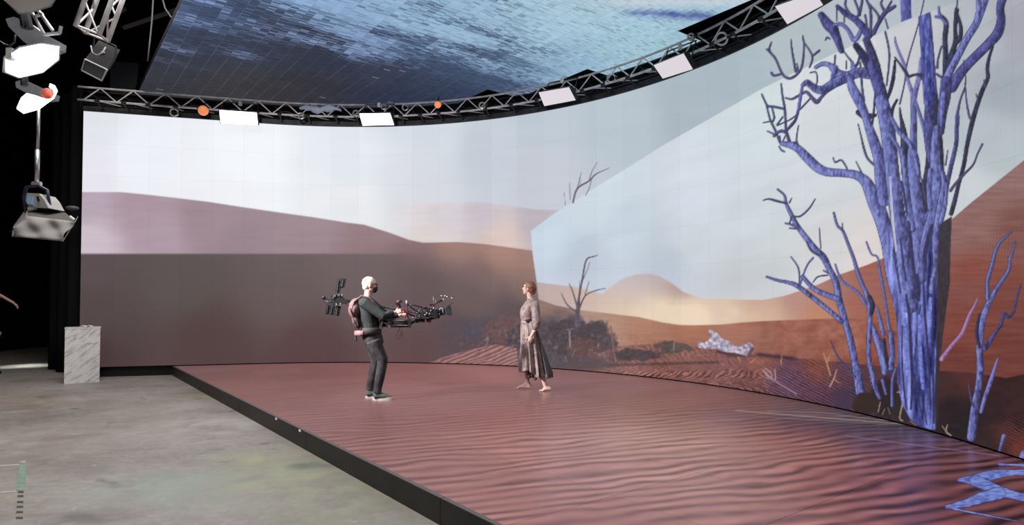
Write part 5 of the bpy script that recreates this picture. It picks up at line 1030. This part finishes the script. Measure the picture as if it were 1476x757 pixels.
for A_ in (armR, armL):
    f = A_[1] * .18 + A_[2] * .82
    sh.tube([A_[0] + Vector((0, 0, .0)), A_[0] * .55 + A_[1] * .45, A_[1] + Vector((-.005, 0, 0)), A_[1] * .6 + A_[2] * .4, f], [.078, .070, .064, .056, .040], 14); sh.ellipsoid(A_[0], (.078, .07, .074))
    for k in range(3): sh.ellipsoid(A_[0] * (1 - .25 * k - .2) + A_[1] * (.25 * k + .2), (.070, .067, .03), rot('Y', 35 + 20 * k), 12, 6)
sh.build('sweatshirt', shirt_m, man, remesh=.008, sm=3)
jn = MB(); jn.torso([(mp(539, 500).x, 0, mp(0, 500).z, .10, .13), (mp(538.5, 494).x, 0, mp(0, 494).z, .142, .168), (mp(536.5, 486).x, 0, mp(0, 486).z, .142, .17), (mp(536, 480).x, 0, mp(0, 480).z, .13, .162)])
for L in (legR, legL):
    a, k_, e = L; jn.tube([a + Vector((0, 0, .02)), a * .6 + k_ * .4, k_ + Vector((.0, 0, .02)), k_ + Vector((-.005, 0, -.05)), k_ * .45 + e * .55, e + Vector((0, 0, .03)), e - Vector((0, 0, .03))], [.108, .098, .078, .072, .068, .058, .056], 16)
    for t in (.12, .28, .55, .8, .9, .97): p = (a * (1 - t * 2) + k_ * t * 2) if t < .5 else (k_ * (2 - t * 2) + e * (t * 2 - 1)); jn.ellipsoid(p, (.079 - .018 * t + (.022 if t < .3 else 0), .076 - .018 * t + (.018 if t < .3 else 0), .018), rot('Y', 14 if t < .6 else -16), 14, 6)
jn.build('jeans', jean_m, man, remesh=.008, sm=2)
for L in (legR, legL):
    a = L[2]; x, y = a.x, a.y
    so_ = MB(); so_.loft([[Vector((x + .072 + .142 * math.cos(t) + .0, y - .004 + (.043 - .010 * (math.cos(t) < -.2) + .006 * math.cos(t)) * math.sin(t), z)) for t in [2 * PI * k / 22 for k in range(22)]] for z in (.0, .012, .028)])
    so = so_.build('shoe_sole', sole_m)
    up = MB(); up.tube([Vector((x - .045, y, .055)), Vector((x + .0, y, .068)), Vector((x + .06, y, .062)), Vector((x + .13, y, .048)), Vector((x + .19, y, .036))], [.044, .048, .046, .038, .026], 14); up.tube([Vector((x - .015, y, .05)), Vector((x - .01, y, .10))], [.05, .046], 14)
    u = up.build('shoe', shoe_m, man, remesh=.006, sm=2); so.parent = u; so.name = 'sole'
    lc = MB()
    for k in range(4): lc.tube([Vector((x + .03 + k * .025, y - .028, .098 - k * .011)), Vector((x + .035 + k * .025, y, .111 - k * .012)), Vector((x + .03 + k * .025, y + .028, .098 - k * .011))], .004, 6)
    lc.build('laces', mat('shoe_lace_%s' % ('pale'), (.3, .3, .3), .8) if 'shoe_lace_pale' not in MATS else MATS['shoe_lace_pale'], u)
# support vest worn over the sweatshirt
vs = MB(); vs.ellipsoid(mp(513, 446, 0), (.10, .165, .15), rot('Y', 8), 16, 10); vs.ellipsoid(mp(514, 463, 0), (.06, .10, .12), rot('Y', -14), 14, 10)
vest = vs.build('vest_back', mat('vest_mauve', (.17, .09, .095), .7, noise=(.12, .065, .07), nscale=16), man, remesh=.009, sm=2)
for s_ in (-1, 1):
    MB().tube([mp(508, 452, s_ * .12), mp(513, 436, s_ * .13), mp(522, 428.5, s_ * .135), mp(533, 431, s_ * .13), mp(544, 443, s_ * .13), mp(549, 460, s_ * .11)], .034, 10, flat=.4, up=(0, 1, 0)).build('shoulder_strap', vest_m, man, smooth=True)
    MB().tube([mp(506, 446, s_ * .13), mp(512, 461, s_ * .16), mp(519, 474, s_ * .17)], .022, 8, flat=.35, up=(0, 1, 0)).build('side_strap', vest_m, man, smooth=True)
m_ = MB(); m_.torso([(mp(533.5, 483).x, 0, mp(0, 483).z, .158, .187), (mp(533.5, 478).x, 0, mp(0, 478).z, .160, .188), (mp(533, 473).x, 0, mp(0, 473).z, .152, .18)], 24); m_.build('waist_belt', pad_m, man, smooth=True)
MB().tube([mp(513.5, 481, -.06), mp(521, 480.5, -.14), mp(526, 479, -.17)], .038, 10, flat=.5, up=(0, 0, 1)).build('hip_pad', mat('pink_brown_pad', (.30, .16, .16), .75), man, smooth=True)
MB().tube([mp(514, 484, -.08), mp(515, 492, -.09)], .015, 8).build('belt_pouch', pad_m, man)
MB().box(mp(549.5, 462, 0), (.05, .2, .26), rot('Y', 6)).build('chest_plate', pad_m, man)
m_ = MB(); m_.box(mp(515, 468, -.05), (.06, .12, .09)); m_.box(mp(513, 459, .05), (.05, .1, .08)); m_.build('battery_pouch', pad_m, man)

# ---- the stabilised camera rig carried on the vest (beside and beyond the person)
rig = tag(empty('camera_rig', (PM[0], PM[1], 1.19), math.radians(8)), 'black stabilised film camera rig with long post, held out in front of the bald operator', 'camera')
def rp(px, py, lat=0.0): return Vector(((px - 546) / KM, lat, (575 - py) / KM - 1.0))
gear = mat('black_anodised_gear', (.014, .014, .016), .4, .3, noise=(.03, .03, .035), nscale=30); carbon = mat('dark_carbon_tube', (.02, .02, .022), .3); redm = mat('dark_red_anodised', (.13, .02, .03), .4, .3); glint = mat('polished_metal', (.6, .6, .6), .25, .8); glass = mat('lens_glass', (.01, .012, .02), .05, spec=.9)
greyp = mat('grey_metal_plate', (.14, .14, .15), .4, .4)
PL = .30   # lateral offset of the long post, on the person's far side
MB().tube([rp(467, 431.5, PL), rp(505, 436, PL), rp(560, 446, PL), rp(600, 453, PL * .6), rp(614, 455, .1)], .016, 10).build('post', carbon, rig, smooth=True)
MB().ellipsoid(rp(464.5, 431, PL), (.028, .028, .03)).build('post_end', gear, rig, smooth=True)
MB().box(rp(484, 434, PL), (.16, .12, .14), rot('Y', -8)).build('battery_hub', gear, rig)
for x, y, m in ((481, 428, glint), (487, 427, glint), (491, 427, glint), (483.5, 440.5, glint), (489, 440, glint), (479, 430, greyp)): MB().box(rp(x, y, PL - .07), (.022, .02, .03)).build('battery_latch', m, rig)
for (a, b_), w in ((((487, 403), (484, 424)), .05), (((493, 402), (491, 415)), .045), (((472, 441), (470, 455)), .05), (((478, 443), (476, 456)), .055), (((486, 443), (483.5, 457)), .05)):
    p, q = rp(*a, PL), rp(*b_, PL); d = (q - p); M2 = d.to_track_quat('Z', 'Y').to_matrix(); ob = MB().box((p + q) / 2, (w * .8, .06, d.length), M2).build('battery_pack', gear, rig); MB().box((p + q) / 2 + Vector((-w * .22, -.030, 0)), (w * .2, .006, d.length * .85), M2).build('side_rail', greyp, ob)
MB().tube([rp(485, 424, PL), rp(485.5, 417, PL), rp(492, 415, PL)], .012, 8).build('battery_bracket', gear, rig)
MB().tube([rp(466, 436, PL), rp(472, 438, PL), rp(480, 436, PL)], .012, 8).build('cable', carbon, rig, smooth=True)
MB().box(rp(495, 436, PL - .03), (.07, .09, .07), rot('Y', 25)).build('monitor_box', gear, rig)
# spring arm from the vest
for a, b_, r in (((551, 470, -.02), (566, 470, -.12), .026), ((551, 464.5, -.02), (566, 465, -.12), .02), ((562, 463, -.16), (588, 464.5, -.14), .020), ((562, 471, -.16), (588, 470.5, -.14), .022), ((562, 467, -.16), (588, 467.5, -.14), .010)):
    MB().tube([rp(*a), rp(*b_)], r, 10).build('spring_arm', gear, rig, smooth=True)
for a, b_ in (((565, 469.5, -.185), (586, 470, -.165)), ((564, 463.5, -.18), (582, 463, -.16))): MB().tube([rp(*a), rp(*b_)], .006, 6).build('arm_rod', glint, rig)
for x in (562, 589): MB().box(rp(x, 467, -.14), (.05, .05, .12)).build('arm_joint', greyp if x < 570 else gear, rig)
MB().tube([rp(590, 467, -.12), rp(596, 464, -.05), rp(600, 460, 0)], .025, 10).build('gimbal_arm', gear, rig, smooth=True)
MB().tube([rp(575, 444, -.06), rp(572, 437, -.06), rp(577, 434, -.06)], [.02, .022, .018], 10).build('control_grip', redm, rig, smooth=True)
MB().box(rp(573.5, 438, -.06), (.10, .05, .035), rot('Y', -28)).build('grip_cap', gear, rig)
MB().tube([rp(574, 443, -.06), rp(584, 452, -.05), rp(596, 458, -.02)], .013, 8).build('grip_bar', redm, rig, smooth=True)
MB().tube([rp(585, 444, -.05), rp(585.5, 455, -.05), rp(588, 463, -.05)], .010, 8).build('handle_post', redm, rig)
MB().tube([rp(585, 434.5, -.05), rp(585, 443, -.05)], .021, 12).build('handle', greyp, rig, smooth=True)
for pts, r in (([(583, 441, -.05), (596, 441.5, -.05), (610, 446, -.04), (618, 448, 0)], .012), ([(588, 443, .02), (598, 450, .03), (606, 455, .03)], .010), ([(598, 458, -.07), (604, 447, -.07), (614, 444.5, -.06)], .009), ([(590, 458, -.04), (600, 461, -.06), (612, 461, -.06)], .012)):
    MB().tube([rp(*p) for p in pts], r, 8).build('cage_rod', gear, rig, smooth=True)
MB().box(rp(620, 453, 0), (.17, .15, .13), rot('Y', 6)).build('camera_body', gear, rig)
MB().box(rp(609, 456, -.02), (.10, .12, .10), rot('Y', 12)).build('recorder', gear, rig)
MB().box(rp(622, 460.5, 0), (.20, .10, .03), rot('Y', -12)).build('dovetail_plate', gear, rig)
MB().box(rp(604, 464, 0), (.13, .09, .05), rot('Y', -3)).build('gimbal_motor', gear, rig)
MB().box(rp(616, 464.5, -.02), (.06, .06, .05), rot('Y', 20)).build('tilt_motor', redm, rig)
lens = MB().tube([rp(628, 452.5, 0), rp(634, 451.3, 0), rp(634.4, 451.2, 0), rp(639, 450.5, 0)], [.052, .052, .045, .048], 16).build('lens', gear, rig, smooth=True)
MB().tube([rp(635, 451.2, 0), rp(637, 450.8, 0)], .058, 16).build('focus_ring', greyp, lens)
mt = MB(); dr = Vector((1, 0, .12)).normalized(); up_ = Vector((-.12, 0, 1)).normalized(); sd = Vector((0, 1, 0)); o_ = rp(639, 450.4, 0)
ring_ = lambda k, w_, h_: [o_ + dr * k + sd * (w_ * a) + up_ * (h_ * b2) for a, b2 in ((-1, -1), (1, -1), (1, 1), (-1, 1))]
mt.loft([ring_(0, .055, .045), ring_(.02, .07, .055), ring_(.09, .085, .07)]); mb_ = mt.build('matte_box', gear, rig)
MB().tube([o_ + dr * .091, o_ + dr * .094], .045, 20).build('front_glass', glass, mb_)
MB().box(o_ + dr * .08 + up_ * .085, (.09, .17, .008), rot('Y', -30)).build('top_flag', gear, mb_)
for x, y, l in ((613, 453, -.085), (619, 449.5, -.08), (617, 454, -.085), (626, 447.5, -.06), (631.5, 448, -.06), (631, 454.5, -.06), (623, 446, -.05), (610.5, 455.5, -.09), (633, 446.5, 0)): MB().ellipsoid(rp(x, y, l), (.010, .008, .012), None, 8, 6).build('knob', glint, rig, smooth=True)
for pts, r, m in (([(616, 446, 0), (620, 441, 0), (626, 439, 0), (633, 435, 0)], .012, redm), ([(618, 447, .04), (624, 441, .04), (636, 433, .04)], .006, greyp), ([(622, 446, 0), (623, 436, 0), (622.5, 429, 0)], .005, greyp), ([(624.5, 444, .03), (625.5, 436, .03), (627, 432, .03)], .005, greyp)):
    MB().tube([rp(*p) for p in pts], r, 8).build('accessory_arm', m, rig, smooth=True)
MB().box(rp(619.5, 441, 0), (.05, .04, .022), rot('Y', -8)).build('receiver', gear, rig); MB().box(rp(632, 436, 0), (.07, .035, .028), rot('Y', -22)).build('receiver', gear, rig)
for x, y in ((634, 428.5), (639, 428), (642.5, 429.5), (637, 433.5), (649, 431.5)): MB().ellipsoid(rp(x, y, 0), (.011, .011, .013), None, 10, 8).build('tracking_marker', glint, rig, smooth=True)
MB().tube([rp(637, 433.5, 0), rp(634, 428.5, 0), rp(639, 428, 0), rp(642.5, 429.5, 0), rp(649, 431.5, 0)], .004, 6).build('marker_frame', greyp, rig)
MB().tube([rp(x, y, -.05) for x, y in ((576, 473), (571, 482), (569, 489), (573, 491), (576, 484), (578, 476), (579, 484), (577, 490))], .004, 6).build('loose_cable', mat('dark_red_cable', (.07, .02, .025), .5), rig, smooth=True)
MB().tube([rp(x, y, -.03) for x, y in ((596, 452), (600, 446), (607, 449), (609, 456), (604, 460), (598, 457))], .007, 6).build('loop_cable', carbon, rig, smooth=True)

# ---- the woman in the long dress
PW = onz(768, 562.5, .19); KW = F * .99 / PW[1]
wom = tag(empty('person', (PW[0], PW[1], .19), PI), 'barefoot person with auburn hair in a long taupe dress, walking on stage', 'person')
def wq(px, py, lat=0.0): return Vector(((768 - px) / KW, -lat, (562.5 - py) / KW))   # local +x = picture left; lat + = away from the camera is -y here
def wv(px, py, near=0.0): return Vector(((768 - px) / KW, near, (562.5 - py) / KW))  # near > 0: towards the camera
bd = MB(); SW = .93
q_, M_ = head(bd, wv(762.5, 417.5, 0), -18, -10, sc=SW)
bd.tube([wv(766, 436), wv(764, 430), wv(763.5, 423)], [.055, .047, .047], 14)
bd.torso([(wv(765, 496).x, 0, wv(0, 496).z, .09, .13), (wv(764.5, 485).x, 0, wv(0, 485).z, .105, .155), (wv(761.5, 464).x, 0, wv(0, 464).z, .075, .11), (wv(762, 452).x, 0, wv(0, 452).z, .095, .125), (wv(764.5, 441).x, 0, wv(0, 441).z, .085, .145), (wv(766, 435).x, 0, wv(0, 435).z, .055, .11)])
lgA = [wv(763, 492, -.08), wv(759, 525, -.08), wv(760.5, 554, -.08)]; lgB = [wv(767, 492, .08), wv(776, 526, .09), wv(786.5, 559, .10)]
for L in (lgA, lgB): bd.tube([L[0], L[0] * .5 + L[1] * .5, L[1], L[1] * .65 + L[2] * .35, L[2]], [.078, .066, .048, .047, .030], 12)
def foot(heel, toe, ank, lift=0.0):
    heel, toe, ank = Vector(heel), Vector(toe), Vector(ank); d = toe - heel; d.z = 0; d.normalize(); sd = Vector((-d.y, d.x, 0))
    bd.tube([ank + Vector((0, 0, .02)), ank * .5 + heel * .5 + Vector((0, 0, .02)), heel + Vector((0, 0, .028))], [.032, .034, .028], 12)
    bd.tube([heel + Vector((0, 0, .028)), heel * .6 + toe * .4 + Vector((0, 0, .034)), heel * .28 + toe * .72 + Vector((0, 0, .022))], [.029, .033, .030], 12)
    bd.tube([ank, heel * .45 + toe * .55 + Vector((0, 0, .035))], [.030, .026], 10)
    for k in range(5):
        b0 = heel * .30 + toe * .70 + sd * (-.030 + .015 * k); bd.tube([b0 + Vector((0, 0, .016)), b0 + d * (.058 - .007 * k) + Vector((0, 0, .010))], [.011 - .001 * k, .0095 - .001 * k], 8)
foot(wv(765, 561.7, -.08), wv(741.5, 561.0, -.08), lgA[2]); foot(wv(793, 562.4, .10), wv(777.5, 562.5, .13), lgB[2])
amN = [wv(771, 441, .150), wv(773.5, 470, .22), wv(765.5, 484.5, .225)]; amF = [wv(762, 441, -.145), wv(760, 466, -.17), wv(757.5, 486, -.15)]
for A_ in (amN, amF): bd.tube([A_[0], A_[0] * .5 + A_[1] * .5, A_[1], A_[1] * .5 + A_[2] * .5, A_[2]], [.042, .037, .032, .028, .022], 12)
hand(bd, amN[2], (.30, -.05, -1), (0, 1, 0), (1, 0, .2), 24, sc=.92); hand(bd, amF[2], (.1, .05, -1), (0, -1, 0), (1, 0, 0), 25, sc=.92)
bd.build('body', skin_w, wom, remesh=.0065, sm=2)
eyes(q_, M_, wom, SW); MB().ellipsoid(q_(.094, 0, -.063), (.006, .018, .008), M_, 10, 6).build('lips', lip_m, wom, smooth=True)
hair_m = mat('auburn_hair', (.17, .065, .035), .5, noise=(.27, .12, .07), nscale=35, bump=.3)
hr = MB(); H = lambda p, r: hr.ellipsoid(q_(*p), r, M_, 18, 12); H((-.022, 0, .030), (.090, .080, .088)); H((-.052, 0, -.022), (.062, .070, .068)); H((-.088, 0, -.045), (.040, .048, .045)); H((.02, 0, .075), (.055, .058, .035)); H((-.01, .062, .0), (.05, .018, .05)); H((-.01, -.062, .0), (.05, .018, .05))
hair = hr.build('hair', hair_m, wom, remesh=.007, sm=3)
for k in range(7): MB().tube([q_(.05 - .02 * abs(k - 3) * .5, (k - 3) * .020, .104 - .004 * abs(k - 3) ** 1.5), q_(-.05, (k - 3) * .022, .106 - .004 * abs(k - 3) ** 1.6), q_(-.105, (k - 3) * .018, .04), q_(-.118, (k - 3) * .009, -.03)], .007, 6).build('hair_strand', hair_m, hair, smooth=True)
dress_m = bpy.data.materials.new('taupe_crumpled_silk'); dress_m.use_nodes = True; nt = dress_m.node_tree; b = nt.nodes['Principled BSDF']; tc = nd('ShaderNodeTexCoord')
n = nz(14, 5, .8); nt.links.new(ramp(n.outputs[0], .3, .7, (.15, .105, .105), (.42, .31, .30)), b.inputs['Base Color']); b.inputs['Roughness'].default_value = .5; b.inputs['Sheen Weight'].default_value = .2
bp = nd('ShaderNodeBump'); bp.inputs['Strength'].default_value = .5; bp.inputs['Distance'].default_value = .02; nt.links.new(n.outputs[0], bp.inputs['Height']); nt.links.new(bp.outputs[0], b.inputs['Normal'])
bo = MB(); bo.torso([(wv(761, 465).x, 0, wv(0, 465).z, .100, .128), (wv(760, 459).x, 0, wv(0, 459).z, .108, .135), (wv(760.5, 452).x, 0, wv(0, 452).z, .122, .145), (wv(763.5, 443).x, 0, wv(0, 443).z, .115, .160), (wv(766.5, 437).x, 0, wv(0, 437).z, .088, .14), (wv(768, 433).x, 0, wv(0, 433).z, .055, .085)])
for s_, A_ in ((1, amN), (-1, amF)):
    f = A_[1] * .75 + A_[2] * .25
    bo.tube([A_[0], A_[0] * .55 + A_[1] * .45, A_[0] * .15 + A_[1] * .85, f], [.068, .070, .072, .046], 14); bo.ellipsoid(A_[0], (.066, .06, .064))
    for k in range(4): bo.ellipsoid(A_[0] * (1 - .22 * k - .15) + A_[1] * (.22 * k + .15), (.071, .069, .020), rot('Y', -25 + 16 * k), 12, 6)
for k in range(4): bo.tube([wv(769 - k, 439 + k * 2, .10 - k * .02), wv(757 - k, 448 + k * 3, .12), wv(751.5 + k, 457 + k, .08)], .012, 8)
bo.build('bodice', dress_m, wom, remesh=.007, sm=2)
MB().tube([wv(763.5, 433, .045), wv(757, 441, .05), wv(751.5, 449, .02)], .022, 8, flat=.5).build('neckline_edge', mat('pinkish_lining', (.42, .27, .25), .6), wom, smooth=True)
m_ = MB(); m_.torso([(wv(761.5, 466.5).x, 0, wv(0, 466.5).z, .104, .132), (wv(761.3, 464).x, 0, wv(0, 464).z, .104, .134), (wv(761, 461.5).x, 0, wv(0, 461.5).z, .106, .134)], 24); m_.build('belt', mat('dark_sash', (.02, .014, .014), .6), wom, smooth=True)
MB().torus(amN[1] * .74 + amN[2] * .26, .042, .010, rot('Y', 20), 18, 6).build('cuff', mat('dark_cuff', (.09, .05, .05), .6), wom, smooth=True)
MB().torus(amF[1] * .74 + amF[2] * .26, .042, .010, rot('Y', 5), 18, 6).build('cuff', MATS['dark_cuff'], wom, smooth=True)
MB().torus(wv(763.5, 491, .15), .03, .005, rot('Y', 15), 14, 5).build('wrist_cord', MATS['dark_cuff'], wom)
rows, ns = 34, 120; V = np.zeros((rows, ns + 1, 3))
for r in range(rows):
    t = r / (rows - 1)
    for k in range(ns + 1):
        a = 2 * PI * k / ns; fx = math.cos(a); fy = math.sin(a)     # +x = picture left (front)
        hem = 537 - 3 * max(0, fx) + 3 * math.sin(3 * a + 1) + 5 * math.exp(-((a - 1.9) / .5) ** 2)
        cy_ = 464 + (hem - 464) * t
        cx_ = wv(761.5 + 7.5 * t ** .8, 0).x
        rx = .104 + (.080 * t ** .9 if fx > 0 else .03 * min(1, t * 4) + .05 * t); ry = .130 + .035 * min(1, t * 4) + .045 * t
        amp = .003 + .036 * t; pl = amp * math.sin(a * 11 + 1.2 * math.sin(t * 2.5 + a * 2)) + amp * .55 * math.sin(a * 19 + 2.1) * (.4 + .6 * t)
        sh_ = .012 * math.sin(t * 9 + a * 3) * (1 - t)
        V[r, k] = (cx_ + (rx + pl + sh_) * fx, (ry + pl + sh_) * fy, (562.5 - cy_) / KW)
sk = grid_obj('skirt', V, None, dress_m, wom); md = sk.modifiers.new('t', 'SOLIDIFY'); md.thickness = .004; sk.data.polygons.foreach_set('use_smooth', [True] * len(sk.data.polygons))
# trailing rear panel and darker under-layer
rows, ns = 24, 40; V = np.zeros((rows, ns + 1, 3))
for r in range(rows):
    t = r / (rows - 1)
    for k in range(ns + 1):
        a = (k / ns - .5); c_ = wv(774 + (797 - 774) * t, 474 + (541 + 4 * math.sin(k * .5) - 474) * t, .02)
        V[r, k] = (c_.x + .02 * math.sin(k * .9 + t * 2) * t + .10 * t * abs(a) * 2 + .02 * abs(a), c_.y + a * (.20 + .26 * t), c_.z)
o = grid_obj('rear_panel', V, None, mat('sheer_grey_green_cloth', (.10, .095, .095), .7, noise=(.13, .12, .12), nscale=10), wom); md = o.modifiers.new('t', 'SOLIDIFY'); md.thickness = .004; o.data.polygons.foreach_set('use_smooth', [True] * len(o.data.polygons))
rows, ns = 12, 100; V = np.zeros((rows, ns + 1, 3))
for r in range(rows):
    t = r / (rows - 1)
    for k in range(ns + 1):
        a = 2 * PI * k / ns; hem = 544 + 3 * math.sin(a * 5); w_ = 1 + .12 * math.sin(a * 13)
        V[r, k] = (wv(771, 0).x + (.075 + .04 * t) * math.cos(a) * w_, (.12 + .03 * t) * math.sin(a) * w_, (562.5 - (512 + (hem - 512) * t)) / KW)
o = grid_obj('underskirt', V, None, mat('dark_wine_cloth', (.045, .02, .022), .7, noise=(.11, .06, .06), nscale=18), wom); md = o.modifiers.new('t', 'SOLIDIFY'); md.thickness = .003

# ---- someone in the dark at the left edge, only an arm in the light
PD = Vector((-11.2, 13.2, 0)); prs = tag(empty('person', PD, math.radians(12)), 'dark-clothed person standing in the shadows at the left edge, forearm reaching out', 'person')
k_ = 1 / (F / PD.y); bd = MB()
e0 = at(4, 428, PD.y - .15); e1 = at(24, 440, PD.y - .15); Mi = Matrix.Rotation(math.radians(-12), 3, 'Z'); lo = lambda P: Mi @ (Vector(P) - PD)
dx = lo(at(-17, 433, PD.y)).x
q_, M_ = head(bd, (dx, 0, 1.66), 0, 5); bd.tube([(dx - .02, 0, 1.42), (dx - .015, 0, 1.5), (dx - .01, 0, 1.58)], [.065, .058, .056], 12)
bd.torso([(dx, 0, .86, .11, .15), (dx, 0, 1.02, .11, .145), (dx, 0, 1.2, .12, .155), (dx, 0, 1.36, .11, .17), (dx, 0, 1.44, .07, .12)])
for s_ in (-1, 1): bd.tube([(dx, s_ * .09, .9), (dx + .02, s_ * .1, .5), (dx - .02, s_ * .11, .06)], [.085, .055, .04], 12); bd.tube([(dx - .05, s_ * .11, .04), (dx + .17, s_ * .12, .03)], [.037, .025], 10)
wr = lo(at(20, 437, PD.y - .1)); el = Vector((dx + .10, -.2, 1.30)); el = lo(at(1, 426, PD.y - .1)); sh_ = Vector((dx, -.19, 1.40))
bd.tube([sh_, el, wr], [.05, .04, .026], 12); bd.tube([(dx, .19, 1.40), (dx - .03, .23, 1.12), (dx + .08, .2, .92)], [.05, .04, .026], 12)
hand(bd, wr, at(30, 447, PD.y - .1) - at(20, 437, PD.y - .1), (0, 0, 1), (0, 1, 0), 22); hand(bd, (dx + .08, .2, .92), (.3, 0, -1), (0, 1, 0), (1, 0, 0), 25)
bd.build('body', skin_m, prs, remesh=.008, sm=2); eyes(q_, M_, prs)
m_ = MB(); m_.ellipsoid(q_(-.02, 0, .04), (.10, .083, .085), M_); m_.ellipsoid(q_(-.05, 0, -.01), (.06, .07, .06), M_); m_.build('hair', mat('dark_hair', (.02, .015, .012), .6), prs, remesh=.01, sm=2)
dk = mat('black_tee', (.010, .008, .009), .85); m_ = MB(); m_.torso([(dx, 0, .84, .14, .175), (dx, 0, 1.02, .14, .17), (dx, 0, 1.2, .145, .18), (dx, 0, 1.37, .135, .195), (dx, 0, 1.45, .08, .11)]); m_.tube([sh_, sh_ * .4 + el * .6], [.075, .062], 12); m_.tube([(dx, .19, 1.4), (dx - .02, .215, 1.22)], [.075, .062], 12); m_.build('shirt', dk, prs, remesh=.01, sm=2)
m_ = MB(); m_.torso([(dx, 0, .80, .12, .15), (dx, 0, .95, .14, .17)])
for s_ in (-1, 1): m_.tube([(dx, s_ * .09, .9), (dx + .02, s_ * .1, .5), (dx - .02, s_ * .11, .07)], [.105, .075, .06], 12)
m_.build('trousers', dk, prs, remesh=.01, sm=2)
for s_ in (-1, 1): MB().tube([(dx - .06, s_ * .11, .045), (dx + .05, s_ * .115, .05), (dx + .2, s_ * .12, .035)], [.044, .048, .03], 12).build('shoe', dk, prs, smooth=True)
